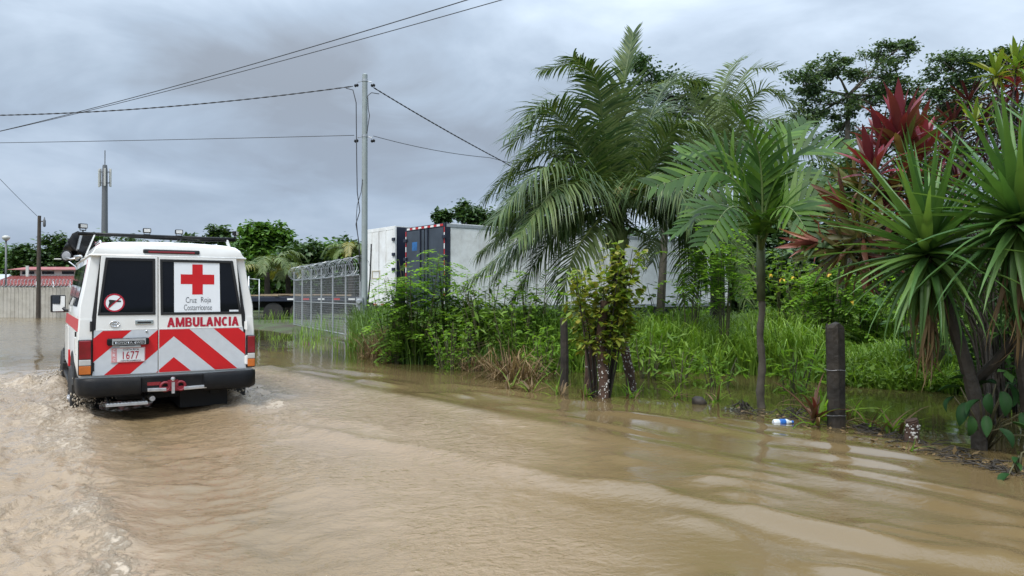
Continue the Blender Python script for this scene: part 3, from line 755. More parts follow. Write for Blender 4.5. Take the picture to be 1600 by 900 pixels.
# side windows, red side stripe, pinstripe, side step, doors
def side_poly(name, pts, m, s, lift=0.006, par=amb):
    """pts: (y, z) on the flank; x follows the body's lean"""
    def bx(z): return 0.874 if z < 1.2 else (0.862 + (1.345 - z) * 0.08 if z < 1.345 else (0.860 - (z - 1.34) * 0.03 if z < 1.47 else (0.858 - (z - 1.47) * 0.2 if z < 1.7 else 0.812 - (z - 1.70) * 0.167)))
    n = len(pts); mb = MB()
    vs = [(s * (bx(z) + lift), y, z) for y, z in pts] + [(s * (bx(z) - 0.01), y, z) for y, z in pts]
    mb.add(vs, [tuple(range(n)), tuple(range(2 * n - 1, n - 1, -1))] + [(i, i + n, (i + 1) % n + n, (i + 1) % n) for i in range(n)])
    return part(name, mb, m, par)
for s in (-1, 1):
    for ya, yb2 in ((0.42, 1.28), (1.36, 2.16), (2.26, 2.86)):
        w = side_poly('side_window', [(ya, 1.47), (yb2, 1.47), (yb2 - (0.0 if yb2 < 2.5 else 0.12), 1.92), (ya, 1.92)], 'glass', s)
    side_poly('red_side_stripe', [(0.05, 1.22), (3.3, 1.22), (3.3, 1.345), (0.05, 1.345)], 'red', s, 0.004)
    side_poly('red_pinstripe', [(0.18, 1.36), (0.20, 1.36), (0.33, 1.97), (0.31, 1.97)], 'crimson', s, 0.004)
    side_poly('fuel_flap', [(0.30, 0.98), (0.46, 0.98), (0.46, 1.14), (0.30, 1.14)], 'white', s, 0.01)
    side_poly('side_marker', [(0.22, 1.16), (0.30, 1.16), (0.30, 1.21), (0.22, 1.21)], 'seal', s, 0.012)
    side_poly('front_door', [(2.25, 0.72), (3.2, 0.72), (3.2, 1.19), (2.25, 1.19)], 'white', s, 0.009)
    side_poly('side_badge', [(3.3, 0.95), (3.5, 0.95), (3.5, 1.06), (3.3, 1.06)], 'ink', s, -0.02)
    side_poly('red_side_mark', [(1.9, 0.72), (2.1, 0.72), (2.0, 0.92), (1.9, 0.92)], 'red', s, 0.012)
    mb = MB(); mb.box((s * 0.80, 2.6, 0.52), (0.18, 1.9, 0.05)); part('side_step', mb, 'black', bevel=0.01)
# exterior mirror on an arm at each front door
for s in (-1, 1):
    mb = MB(); mb.tube([(s * 0.84, 3.02, 1.38), (s * 0.88, 3.05, 1.38), (s * 0.91, 3.05, 1.42)], 0.022, 8)
    arm = part('mirror_arm', mb, 'seal', smooth=True)
    mm = empty('wing_mirror', (s * 0.965, 3.05, 1.475)); mm.parent = amb
    mm.rotation_euler = (0, 0, R(-13) * s)
    mb = MB(); mb.box((0, 0.02, 0), (0.175, 0.06, 0.235)); part('mirror_shell', mb, 'black', mm, bevel=0.02, segs=3)
    mb = MB(); mb.box((0, -0.0125, 0), (0.145, 0.004, 0.205)); part('mirror_glass', mb, 'chrome_mirror' if False else 'mirror', mm, bevel=0.001) if 'mirror' in M else None
# windscreen and front end, simple but complete
mb = MB(); mb.add([(-0.74, 3.41 - 0.62 * 0.1 + 0.012, 1.44), (0.74, 3.41 - 0.062 + 0.012, 1.44), (0.68, 3.42 - 0.62 * 0.58 + 0.012, 1.92), (-0.68, 3.42 - 0.62 * 0.58 + 0.012, 1.92)], [(0, 1, 2, 3)]); part('windscreen', mb, 'glass')
mb = MB(); mb.box((0, 4.93, 0.95), (0.9, 0.05, 0.22)); part('grille', mb, 'seal', bevel=0.01)
mb = MB(); mb.box((0, 5.02, 0.68), (1.62, 0.16, 0.17)); part('front_bumper', mb, 'black', bevel=0.02)
for s in (-1, 1):
    mb = MB(); mb.lathe([(0.09, 0), (0.09, 0.04), (0.05, 0.06)], 16, (s * 0.58, 4.9, 0.97), Matrix.Rotation(R(-90), 3, 'X')); part('headlight', mb, 'lampclear', smooth='auto')
# roof rack bar with work lamps, brackets, loudhailer and covered lamp on the left
YR = 0.62
bar = part('roof_bar', MB().tube([(-0.85, YR, 2.262), (-0.3, YR, 2.262), (0.3, YR, 2.262), (0.79, YR, 2.262)], 0.020, 8), 'black', smooth=True)
mb = MB(); mb.tube([(-0.35, YR, 2.244), (0.35, YR, 2.228), (0.80, YR, 2.244)], 0.010, 6); part('bar_brace', mb, 'black', bar, smooth=True)
for s in (-1, 1):
    mb = MB(); mb.add([(s * 0.785, YR - 0.05, 2.01), (s * 0.785, YR + 0.05, 2.01), (s * 0.70, YR + 0.05, 2.25), (s * 0.70, YR - 0.05, 2.25), (s * 0.770, YR - 0.05, 2.01), (s * 0.770, YR + 0.05, 2.01), (s * 0.685, YR + 0.05, 2.25), (s * 0.685, YR - 0.05, 2.25)],
        [(0, 1, 2, 3), (7, 6, 5, 4), (0, 4, 5, 1), (1, 5, 6, 2), (2, 6, 7, 3), (3, 7, 4, 0)]); part('bar_bracket', mb, 'white', bar)
for x, tilt, z in ((-0.80, 20, 2.345), (-0.17, 0, 2.325), (0.165, 0, 2.325), (0.79, 60, 2.335)):
    lp = empty('work_lamp', (x, YR, z)); lp.parent = amb; lp.rotation_euler = (0, 0, R(tilt))
    mb = MB(); mb.box((0, 0, 0), (0.085, 0.05, 0.055)); part('lamp_housing', mb, 'black', lp, bevel=0.012)
    mb = MB(); mb.box((0, -0.026, 0), (0.066, 0.006, 0.036)); part('lamp_glass', mb, 'lampclear', lp, bevel=0.002)
    mb = MB(); mb.tube([(-0.03, 0, -0.02), (-0.03, 0, -0.045), (0.03, 0, -0.045), (0.03, 0, -0.02)], 0.006, 5); mb.tube([(0, 0, -0.045), (0, 0, -0.075)], 0.007, 5); part('lamp_bracket', mb, 'black', lp, smooth=True)
# loudhailer: horn, covered in black sheet, and a round spot lamp hung on the left of the roof
mb = MB(); Mh = Matrix.Rotation(R(70), 3, 'X') @ Matrix.Rotation(R(15), 3, 'Y')
prof = [(0.03, -0.16), (0.09, -0.14), (0.125, -0.06), (0.135, 0.02), (0.12, 0.09), (0.15, 0.16), (0.145, 0.17), (0.05, 0.10)]
mb.lathe(prof, 16, (-0.80, 1.75, 2.17), Mh)
v2 = []
for q in mb.v:
    n_ = 0.022 * math.sin(q[0] * 31 + q[2] * 17) * math.cos(q[1] * 23 + q[2] * 29)
    v2.append((q[0] + n_, q[1] + n_, q[2] + n_ * 0.8))
mb.v = v2
sp = part('siren_horn', mb, 'black', smooth=True)
Ms = Matrix.Rotation(R(-35), 3, 'Z') @ Matrix.Rotation(R(88), 3, 'X')
mb = MB(); mb.lathe([(0.03, -0.10), (0.06, -0.04), (0.072, 0.0), (0.066, 0.006), (0.0, 0.006)], 16, (-0.92, 1.62, 2.06), Ms); sl_o = part('spot_lamp', mb, 'black', smooth='auto')
mb = MB(); mb.lathe([(0.055, 0.0065), (0.05, 0.012), (0.0, 0.016)], 16, (-0.92, 1.62, 2.06), Ms); part('lamp_glass', mb, 'steelrim', sl_o, smooth='auto')
mb = MB(); mb.tube([(-0.80, 1.0, 2.03), (-0.83, 1.3, 2.04), (-0.84, 1.75, 2.06)], 0.018, 6); mb.tube([(-0.80, 1.9, 2.03), (-0.85, 1.78, 2.08)], 0.018, 6); mb.tube([(-0.80, 1.45, 2.03), (-0.88, 1.55, 2.02), (-0.93, 1.62, 2.04)], 0.012, 6); part('lamp_mount', mb, 'alu', smooth=True)
mb = MB(); mb.box((-0.80, 1.35, 2.22), (0.015, 0.42, 0.20), Matrix.Rotation(R(12), 3, 'Y')); part('side_shield', mb, 'alu')
# luggage rails along the roof and low strobe
mb = MB()
for s in (-1, 1): mb.tube([(s * 0.62, 0.75, 2.175), (s * 0.62, 0.85, 2.205), (s * 0.62, 2.5, 2.215), (s * 0.62, 2.6, 2.18)], 0.012, 6)
part('roof_rail', mb, 'alu', roof, smooth=True)
mb = MB(); mb.box((0.0, 2.35, 2.235), (1.2, 0.22, 0.09)); part('light_bar', mb, 'lampred', roof, bevel=0.03, segs=3)
# ------------------------------------------------------------------ trailers in the yard
M['trailer_white'] = mat('trailer_aluminium_white', (0.70, 0.71, 0.70), 0.5, var=0.10, scale=1.6, dirt=(0.30, 0.28, 0.24), dscale=1.1, damt=0.55)
M['door_white'] = mat('trailer_door_white', (0.78, 0.79, 0.78), 0.45, var=0.06, scale=2, dirt=(0.38, 0.33, 0.26), dscale=1.2, damt=0.4)
M['navy'] = mat('navy_steel', (0.010, 0.014, 0.030), 0.45, var=0.2)
M['door_steel'] = mat('brushed_door_steel', (0.085, 0.10, 0.12), 0.34, metal=0.7, var=0.25, scale=1.1, detail=3)
M['tape_red'] = mat('tape_red', (0.45, 0.02, 0.02), 0.4, var=0.08)
M['tape_white'] = mat('tape_white', (0.75, 0.75, 0.74), 0.4, var=0.05)
M['galv'] = mat('galvanised_steel', (0.42, 0.44, 0.45), 0.42, metal=0.7, var=0.15, scale=14)
M['wire'] = mat('pale_galvanised_wire', (0.30, 0.32, 0.33), 0.5, var=0.1)
M['pole_steel'] = mat('painted_pole_steel', (0.27, 0.31, 0.31), 0.5, var=0.12, scale=3, dirt=(0.16, 0.15, 0.12), damt=0.4)
M['cable'] = mat('black_cable', (0.035, 0.036, 0.04), 0.6, var=0.1)
YAW = R(38)
def trailer(near, W, Ln, z0, z1, kind, label):
    o = empty('box_trailer', (near.x, near.y, 0), R(-52), label, 'trailer', 'box trailers parked in the yard')
    # local: +y runs along the trailer away from its doors, x from -W (far door edge) to 0
    def pt(name, mb, m, par=o, **k): return mb.build(name, M[m], par, **k)
    H = z1 - z0
    side = 'trailer_white' if kind == 2 else 'navy'
    mb = MB(); mb.box((-W / 2, Ln / 2 + 0.03, (z0 + z1) / 2), (W, Ln, H)); bd = pt('box', mb, 'galv' if kind == 2 else side, bevel=0.02)
    mb = MB(); mb.box((-W / 2, Ln / 2, z1 + 0.01), (W - 0.02, Ln - 0.05, 0.03)); pt('roof', mb, 'trailer_white')
    if kind == 2:
        npan = 13; pw = (Ln - 0.2) / npan
        for i in range(npan):
            mb = MB(); mb.box((0.006, 0.16 + pw * (i + 0.5), (z0 + z1) / 2), (0.012, pw - 0.02, H - 0.24)); [mb.box((0.013, 0.16 + pw * i + 0.035 + q_ * (pw - 0.07), (z0 + z1) / 2), (0.008, 0.03, H - 0.26)) for q_ in (0.0, 0.333, 0.667)]; pt('side_panel', mb, side, bd, bevel=0.004)
        mb = MB(); mb.box((0.012, Ln / 2, z1 - 0.05), (0.04, Ln, 0.10)); pt('top_rail', mb, 'galv', bd)
        mb = MB(); mb.box((0.012, Ln / 2, z0 + 0.05), (0.05, Ln, 0.12)); pt('bottom_rail', mb, 'galv', bd)
        mb = MB(); mb.box((0.004, 0.06, (z0 + z1) / 2), (0.05, 0.16, H + 0.04)); pt('corner_post', mb, 'navy', bd)
    # doors
    y = -0.02
    mb = MB(); mb.ring([(-W - 0.02, z0 - 0.02), (0.02, z0 - 0.02), (0.02, z1 + 0.03), (-W - 0.02, z1 + 0.03)], [(-W + 0.09, z0 + 0.10), (-0.09, z0 + 0.10), (-0.09, z1 - 0.10), (-W + 0.09, z1 - 0.10)], y - 0.03, 0.03)
    fr = pt('door_frame', mb, 'navy' if kind == 2 else 'door_white', bevel=0.008)
    for s in (0, 1):
        xa, xb = (-W + 0.10, -W / 2 - 0.03) if s == 0 else (-W / 2 + 0.03, -0.10)
        mb = MB(); mb.box(((xa + xb) / 2, y - 0.01, (z0 + z1) / 2), (xb - xa, 0.05, H - 0.22)); d = pt('door', mb, 'door_steel' if kind == 2 else 'door_white', bevel=0.01)
        for q in (0.18, 0.82) if kind == 2 else (0.5,):
            xq = xa + (xb - xa) * (q if s == 0 else 1 - q)
            if kind == 2 and ((s == 0 and q < 0.5) or (s == 1 and q < 0.5)): continue
            mb = MB(); mb.tube([(xq, y - 0.055, z0 + 0.05), (xq, y - 0.055, z1 - 0.06)], 0.022, 8); mb.box((xq, y - 0.06, z0 + 1.0), (0.05, 0.03, 0.16)); pt('lock_rod', mb, 'navy' if kind == 2 else 'door_white', d, smooth='auto')
        for hz_ in ([0.15, 0.38, 0.62, 0.85] if kind == 2 else [0.08, 0.27, 0.46, 0.65, 0.84]):
            xh = -W + 0.02 if s == 0 else -0.02
            mb = MB(); mb.box((xh, y - 0.055, z0 + H * hz_), (0.20, 0.05, 0.11)); pt('hinge', mb, 'navy', d, bevel=0.01)
    if kind == 2:
        for i in range(14):
            for xs in (-W + 0.03, -0.03):
                zz = z0 + 0.2 + (H - 0.3) * (i + 0.5) / 14
                mb = MB(); mb.box((xs, y - 0.033, zz), (0.05, 0.006, (H - 0.3) / 14 - 0.003)); pt('tape', mb, 'tape_red' if i % 2 else 'tape_white', fr)
        for i in range(12):
            xx_ = -W + 0.1 + (W - 0.2) * (i + 0.5) / 12
            mb = MB(); mb.box((xx_, y - 0.033, z1 - 0.03), ((W - 0.2) / 12 - 0.003, 0.006, 0.07)); pt('tape', mb, 'tape_red' if i % 2 else 'tape_white', fr)
        mb = MB(); mb.box((-W * 0.75, y - 0.037, z1 - 0.65), (0.34, 0.003, 0.3)); M['blue_print'] = mat('faded_blue_print', (0.02, 0.12, 0.32), 0.5, var=0.4, scale=3); pt('blue_marking', mb, 'blue_print', fr, bevel=0.001)
    else:
        mb = MB(); mb.ring([(-W * 0.72, z0 + 1.0), (-W * 0.45, z0 + 1.0), (-W * 0.45, z0 + 1.3), (-W * 0.72, z0 + 1.3)], [(-W * 0.70, z0 + 1.03), (-W * 0.47, z0 + 1.03), (-W * 0.47, z0 + 1.27), (-W * 0.70, z0 + 1.27)], y - 0.05, y - 0.036); M['stain'] = mat('old_sticker', (0.5, 0.45, 0.33), 0.7, var=0.3); pt('sticker_mark', mb, 'stain', fr)
        for i in range(7):
            mb = MB(); mb.box((-W + 0.25 + i * (W - 0.5) / 6, y - 0.033, z0 + 0.03), ((W - 0.5) / 6 - 0.003, 0.006, 0.06)); pt('tape', mb, 'tape_white' if i % 3 == 0 else 'tape_red', fr)
    # rear bumper guard, chassis, wheels
    mb = MB(); mb.box((-W / 2, 0.05, z0 - 0.55), (W - 0.4, 0.1, 0.1))
    for xs in (-W * 0.72, -W * 0.28): mb.box((xs, 0.07, z0 - 0.28), (0.08, 0.08, 0.5))
    pt('bumper_guard', mb, 'navy')
    mb = MB(); mb.box((-W / 2, Ln / 2, z0 - 0.12), (W * 0.5, Ln - 0.4, 0.22)); pt('chassis', mb, 'navy')
    for yy in (1.2, 2.5):
        for xs in (-W + 0.2, -0.2):
            mb = MB(); mb.lathe([(0.25, -0.14), (0.48, -0.13), (0.5, 0), (0.48, 0.13), (0.25, 0.14)], 20, (xs, yy, 0.08), Matrix.Rotation(R(90), 3, 'Y')); w = pt('wheel', mb, 'rubber', smooth='auto')
    return o
t2o = trailer(Vector((-2.15, 24.0, 0)), 2.55, 15.2, 0.76, 3.58, 2, 'long pale trailer with dark steel rear doors and red-white tape')
t1o = trailer(Vector((-4.21, 26.6, 0)), 2.35, 13.0, 0.86, 3.72, 1, 'white-doored trailer beside the utility pole, dark blue sides')

# ------------------------------------------------------------------ chain-link fence with razor coil
FA, FB = Vector((-4.08, 19.8, 0)), Vector((-8.35, 28.2, 0))
fdir = (FB - FA); FL = fdir.length; fdir.normalize()
fz = lambda t: 0.0
fence = empty('chain_link_fence', FA, 0, 'galvanised wire fence topped with a coil of razor wire beside the pole', 'fence')
def fp(t, z): return Vector((fdir.x * t, fdir.y * t, z))
fn_side = Vector((fdir.y, -fdir.x, 0))
for i in range(7):
    t = FL * i / 6
    mb = MB(); mb.tube([fp(t, -0.35), fp(t, 1.84), fp(t, 2.14)], 0.026, 8); mb.build('post', M['wire'], fence, 'auto')
for z in (1.80, 1.0, 0.12):
    mb = MB(); mb.tube([fp(0, z), fp(FL, z)], 0.013, 6); mb.build('rail', M['wire'], fence, True)
mb = MB()
def thin(mb, a, b, r):
    mb.tube([a, b], r, 3, cap=False)
n_ = int(FL / 0.075)
for i in range(n_): thin(mb, fp(i * FL / n_, -0.1), fp(i * FL / n_, 1.80), 0.0022)
for i in range(26): thin(mb, fp(0, -0.1 + 0.075 * i), fp(FL, -0.1 + 0.075 * i), 0.0026)
tag(mb.build('wire_mesh', M['wire'], fence), kind='stuff')
turns = 46; pts = []
for i in range(turns * 14 + 1):
    a = 2 * math.pi * i / 14; t = FL * i / (turns * 14)
    rr = 0.25 + 0.02 * math.sin(i * 0.37)
    pts.append(fp(t + 0.05 * math.sin(a * 0.5), 2.05 + rr * math.sin(a)) + fn_side * (rr * math.cos(a)))
mb = MB(); mb.tube(pts, 0.0055, 4)
for i in range(0, len(pts) - 1, 1):
    c = pts[i]; mb.box(c, (0.02, 0.003, 0.012), Matrix.Rotation(i * 0.7, 3, 'Z'))
tag(mb.build('razor_coil', M['galv'], fence), kind='stuff')
for z in (1.92, 2.12):
    mb = MB(); mb.tube([fp(0, z), fp(FL, z)], 0.004, 4); mb.build('barbed_strand', M['galv'], fence)

# ------------------------------------------------------------------ utility pole and its fittings
pb = G(569.5, 535)
pole = empty('utility_pole', pb, 0, 'tall slim grey steel utility pole at the end of the wire fence', 'utility pole')
mb = MB(); mb.lathe([(0.085, -0.4), (0.083, 1.0), (0.078, 4), (0.070, 7.10), (0.0, 7.14)], 14); mb.build('shaft', M['pole_steel'], pole, 'auto')
ptop = lambda py: CAM_H + (HOR - py) / FPX * pb.y
for py in (125, 212):
    mb = MB(); mb.lathe([(0.082, -0.03), (0.082, 0.03)], 14, (0, 0, ptop(py))); mb.build('clamp_band', M['galv'], pole, 'auto')
    for s in (-1, 1):
        mb = MB(); mb.tube([(0, 0, ptop(py)), (s * 0.19, -0.02, ptop(py) - 0.05)], 0.012, 5)
        mb.build('bracket_arm', M['galv'], pole)
        mb = MB(); mb.lathe([(0.015, -0.06), (0.05, -0.03), (0.03, 0.0), (0.05, 0.03), (0.015, 0.06)], 10, (s * 0.22, -0.02, ptop(py + 8)), Matrix.Rotation(R(80), 3, 'Y')); mb.build('insulator', M['seal'], pole, 'auto')
mb = MB(); mb.lathe([(0.10, -0.75), (0.10, 0.45), (0.085, 0.47), (0.085, 0.5)], 12, (0.16, -0.02, 0.55)); mb.build('cable_guard', M['black'], pole, 'auto')
mb = MB(); mb.box((-0.10, -0.12, 1.02), (0.17, 0.12, 0.34)); mb.lathe([(0.07, 0), (0.07, 0.07), (0.05, 0.1)], 12, (-0.10, -0.18, 1.08), Matrix.Rotation(R(90), 3, 'X')); mb.build('meter_box', M['galv'], pole, 'auto')
mb = MB(); mb.tube([(0.10, -0.05, 1.05), (0.16, -0.06, 1.7), (0.19, -0.06, 2.6)], 0.02, 6); mb.build('conduit', M['black'], pole, True)
def cable(name, label, pts, r, sag=0.0, twist=False, n=40):
    pts = [Vector(p) for p in pts]
    path = []
    for i in range(n + 1):
        u = i / n * (len(pts) - 1); k_ = min(int(u), len(pts) - 2); f_ = u - k_
        p = pts[k_].lerp(pts[k_ + 1], f_); p.z -= sag * 4 * f_ * (1 - f_)
        path.append(p)
    mb = MB()
    if twist:
        pa = []; m2 = n * 5
        for ph_ in (0, math.pi):
            tw = []
            for i in range(m2 + 1):
                u = i / m2 * n; k_ = min(int(u), n - 1); p = path[k_].lerp(path[k_ + 1], u - k_)
                a = i * 0.85 + ph_
                tw.append(p + Vector((0.0, math.cos(a), math.sin(a))) * r * 0.85)
            mb.tube(tw, r, 4)
    else:
        mb.tube(path, r, 5)
    return tag(mb.build(name, M['cable'], None, True), label, 'cable', 'overhead cables')
def pp(px, py, Y): return P(px, py, Y)
cable('overhead_cable', 'thick twisted cable from the left edge to the top of the grey pole', [pp(-420, 163, 24), pp(551, 134, pb.y)], 0.0115, sag=0.55, twist=True, n=60)
cable('overhead_cable', 'thin lower wire from the left edge to the middle of the grey pole', [pp(-420, 227, 24), pp(553, 211, pb.y)], 0.009, sag=0.05)
cable('overhead_cable', 'twisted cable dropping from the pole top to the coconut palm', [pp(583, 136, pb.y), pp(782, 250, 22.5), pp(1010, 375, 26)], 0.0115, sag=0.04, twist=True, n=50)
cable('overhead_cable', 'thin wire from the middle of the grey pole to the palm', [pp(583, 212, pb.y), pp(765, 246, 22.5), pp(990, 290, 26)], 0.009, sag=0.08)
cable('overhead_cable', 'upper of the two parallel wires rising across the sky', [pp(-380, 267, 34), pp(1000, -87, 11)], 0.0095, sag=0.65, n=50)
cable('overhead_cable', 'lower of the two parallel wires rising across the sky', [pp(-380, 270, 34), pp(1000, -64, 11)], 0.008, sag=0.5, n=50)
cable('overhead_cable', 'thin wire slanting down to the dark wooden pole at far left', [pp(-60, 215, 36), pp(57, 337, 39.5)], 0.012, sag=0.1)
def hang(label, pts, r=0.013):
    mb = MB(); mb.tube([P(x, y, d) for x, y, d in pts], r, 5)
    return tag(mb.build('hanging_cable', M['cable'], None, True), label, 'cable', 'loose cables hanging beside the pole')
hang('loose black cable hanging down the left of the grey pole', [(540, 137, 19.4), (551, 140, 19.4), (556, 160, 19.4), (557, 250, 19.4), (558, 300, 19.4), (562, 330, 19.4), (556, 350, 19.4), (561, 380, 19.4), (562, 430, 19.4)])
hang('second thin cable looping beside the left of the grey pole', [(566, 280, 19.4), (564, 300, 19.4), (558, 320, 19.4), (556.5, 340, 19.4), (559, 370, 19.4), (563, 400, 19.4), (563, 440, 19.4)], 0.009)
hang('short cable loop hanging at the right of the pole top', [(592, 146, 19.6), (580, 144, 19.5), (574, 149, 19.4), (575, 170, 19.4), (577, 180, 19.4), (574, 200, 19.4), (573, 208, 19.4)], 0.011)

# ------------------------------------------------------------------ far left: wooden pole, tower, red-roofed building, walls, lamps
M['dark_wood'] = mat('weathered_dark_wood', (0.055, 0.043, 0.032), 0.8, var=0.3, scale=5, bump=0.6, bscale=25)
M['concrete'] = mat('stained_concrete', (0.42, 0.40, 0.35), 0.8, var=0.15, scale=1.5, dirt=(0.22, 0.2, 0.15), damt=0.6)
M['wallwhite'] = mat('whitewashed_wall', (0.66, 0.64, 0.60), 0.7, var=0.08, scale=1.0, dirt=(0.4, 0.36, 0.3), damt=0.4)
M['redroof'] = mat('faded_red_sheet', (0.27, 0.06, 0.055), 0.6, var=0.18, scale=2.5, dirt=(0.4, 0.33, 0.3), damt=0.35)
M['tower'] = mat('tower_steel', (0.12, 0.125, 0.13), 0.5, var=0.1)
M['panelgrey'] = mat('antenna_panel', (0.5, 0.49, 0.45), 0.5, var=0.08)
b = G(60, 497)
wp = empty('wooden_pole', b, 0, 'dark wooden power pole standing at the far left', 'utility pole')
zt = CAM_H + (HOR - 337) / FPX * b.y
mb = MB(); mb.tube([(0, 0, -0.4), (0.01, 0, 2.5), (0.03, 0, zt)], [0.12, 0.105, 0.085], 10); mb.build('shaft', M['dark_wood'], wp, 'auto')
mb = MB(); mb.box((0.16, 0, zt - 0.3), (0.3, 0.05, 0.05)); mb.build('crossarm', M['dark_wood'], wp)
mb = MB(); mb.lathe([(0.04, -0.22), (0.07, -0.16), (0.07, 0.12), (0.04, 0.18), (0.02, 0.3)], 10, (0.3, 0, zt - 0.38)); mb.build('insulator', M['tower'], wp, 'auto')
Yt = 150
tb = P(163, HOR, Yt); tw = empty('cell_tower', (tb.x, tb.y, 0.05), 0, 'tall phone mast with antenna panels far behind the ambulance', 'phone mast')
ztt = CAM_H + (HOR - 258) / FPX * Yt
mb = MB(); mb.lathe([(0.75, 0), (0.62, 12), (0.5, ztt - 1.0), (0.4, ztt)], 12); mb.build('mast', M['tower'], tw, 'auto')
mb = MB(); mb.tube([(0, 0, ztt), (0, 0, ztt + 3.0)], 0.09, 6); mb.build('lightning_rod', M['tower'], tw)
for i, (a, dz) in enumerate(((0.2, 0), (0.9, 0.2), (2.2, 0), (3.0, 0.1), (3.9, -0.2), (5.2, 0))):
    mb = MB(); c = Vector((1.05 * math.cos(a), 1.05 * math.sin(a), ztt - 2.6 + dz)); mb.box(c, (0.35, 0.35, 3.6), Matrix.Rotation(a, 3, 'Z')); mb.build('antenna_panel', M['panelgrey'], tw, bevel=0.05)
for dz in (-1.4, -3.6):
    mb = MB(); mb.tube([(1.0 * math.cos(a), 1.0 * math.sin(a), ztt + dz) for a in [2 * math.pi * i / 12 for i in range(13)]], 0.06, 5); mb.build('antenna_ring', M['tower'], tw, True)
# red-roofed building
Yb = 62
bl_ = empty('low_building', (P(22, HOR, Yb).x, Yb, 0.05), 0, 'long low white building with a faded red roof, far left', 'building')
W_ = 10.5
def zz_(py): return CAM_H + (HOR - py) / FPX * Yb - 0.05
mb = MB(); mb.box((W_ / 2 - 1.0, 3, zz_(452) / 2), (W_, 6, zz_(452))); mb.build('wall', M['wallwhite'], bl_)
mb = MB(); mb.add([(-1.6, -0.9, zz_(444)), (W_ + 0.2, -0.9, zz_(444)), (W_ - 0.4, 0.7, zz_(431)), (-0.6, 0.7, zz_(431)), (-1.6, -0.9, zz_(447)), (W_ + 0.2, -0.9, zz_(447)), (W_ - 0.4, 0.9, zz_(436)), (-0.6, 0.9, zz_(436))], [(0, 1, 2, 3), (7, 6, 5, 4), (0, 4, 5, 1), (1, 5, 6, 2), (2, 6, 7, 3), (3, 7, 4, 0)]); lr = mb.build('lower_roof', M['redroof'], bl_)
mb = MB()
for i in range(40): mb.tube([(-1.5 + i * 0.29, -0.9, zz_(443.4)), (-0.6 + i * 0.27, 0.7, zz_(430.4))], 0.025, 4)
tag(mb.build('roof_rib', M['redroof'], lr), kind='stuff')
mb = MB(); mb.box((W_ / 2 - 0.4, 3.2, (zz_(431) + zz_(421)) / 2), (W_ - 0.6, 4.6, zz_(421) - zz_(431))); mb.build('clerestory_wall', M['wallwhite'], bl_)
mb = MB(); mb.add([(-0.9, 0.4, zz_(421)), (W_ + 0.2, 0.4, zz_(421)), (W_ + 0.2, 3.0, zz_(415)), (-0.9, 3.0, zz_(415)), (-0.9, 6, zz_(421)), (W_ + 0.2, 6, zz_(421))], [(0, 1, 2, 3), (3, 2, 5, 4), (0, 3, 4), (1, 5, 2), (0, 4, 5, 1)]); mb.build('upper_roof', M['redroof'], bl_)
for i in range(6):
    mb = MB(); mb.box((0.6 + i * 1.7, 0.88, zz_(425.5)), (1.0, 0.06, 0.24)); mb.build('window', M['glass'], bl_)
for x0 in (1.6, 3.9, 7.2):
    mb = MB(); mb.box((x0, -0.02, zz_(462)), (1.3, 0.06, 0.35)); mb.build('window', M['glass'], bl_)
mb = MB(); mb.box((1.5, -0.6, zz_(424)), (0.22, 0.1, 0.9)); mb.build('sign_board', M['wallwhite'], bl_)
# corrugated pale fence with razor coil at far left
fl = empty('panel_fence', (-31.0, 40.6, 0), 0, 'pale upright panel fence with razor coil at the far left edge', 'fence')
for i in range(48):
    mb = MB(); mb.box((i * 0.105 + (3.0 if False else 0), 0.012 * (i % 2), 0.80), (0.098, 0.03, 1.72 + 0.02 * math.sin(i * 2.1))); mb.build('panel', M['concrete'], fl)
for o_f in fl.children: pass
fl.location = P(-26, HOR, 40.6); fl.location.z = 0
pts = []
for i in range(26 * 10 + 1):
    a = 2 * math.pi * i / 10; pts.append((i / 260 * 5.0, 0.22 * math.cos(a), 1.9 + 0.22 * math.sin(a)))
mb = MB(); mb.tube(pts, 0.012, 4); tag(mb.build('razor_coil', M['galv'], fl), kind='stuff')
wl = empty('low_wall', P(52, HOR, 41.5), 0, 'low whitewashed wall behind the wing mirror, right of the wooden pole', 'wall'); wl.location.z = 0
mb = MB(); mb.box((2.2, 0, 0.72), (4.6, 0.15, 1.6)); mb.build('wall_face', M['wallwhite'], wl)
mb = MB(); mb.add([(-0.1, -0.1, 1.52), (4.5, -0.1, 1.95), (4.5, 0.1, 1.95), (-0.1, 0.1, 1.52), (-0.1, -0.1, 1.45), (4.5, -0.1, 1.88), (4.5, 0.1, 1.88), (-0.1, 0.1, 1.45)], [(0, 1, 2, 3), (7, 6, 5, 4), (0, 4, 5, 1), (1, 5, 6, 2), (2, 6, 7, 3), (3, 7, 4, 0)]); mb.build('coping', M['concrete'], wl)
for i in range(5):
    mb = MB(); mb.tube([(0.3 + i * 0.95, -0.2, -0.1), (0.3 + i * 0.95, -0.2, 2.0)], 0.025, 6); mb.build('fence_post', M['galv'], wl, True)
for z in (0.7, 1.2, 1.6):
    mb = MB(); mb.tube([(0.0, -0.2, z), (4.4, -0.2, z)], 0.012, 5); mb.build('fence_wire', M['galv'], wl, True)
# grey shed at the far left edge
sh = empty('grey_shed', P(-45, HOR, 75), 0, 'small grey roofed shed behind the panel fence, far left', 'shed'); sh.location.z = 0.05
mb = MB(); mb.box((1.2, 1, 1.2), (4.0, 2, 2.4)); mb.build('wall', M['concrete'], sh)
mb = MB(); mb.add([(-1.0, -0.3, 2.35), (3.5, -0.3, 2.35), (3.3, 1.0, 3.3), (-1.0, 1.0, 3.3), (-1.0, 2.3, 2.35), (3.5, 2.3, 2.35)], [(0, 1, 2, 3), (3, 2, 5, 4), (1, 5, 2), (0, 4, 5, 1), (0, 3, 4)]); mb.build('roof', M['galv'], sh)
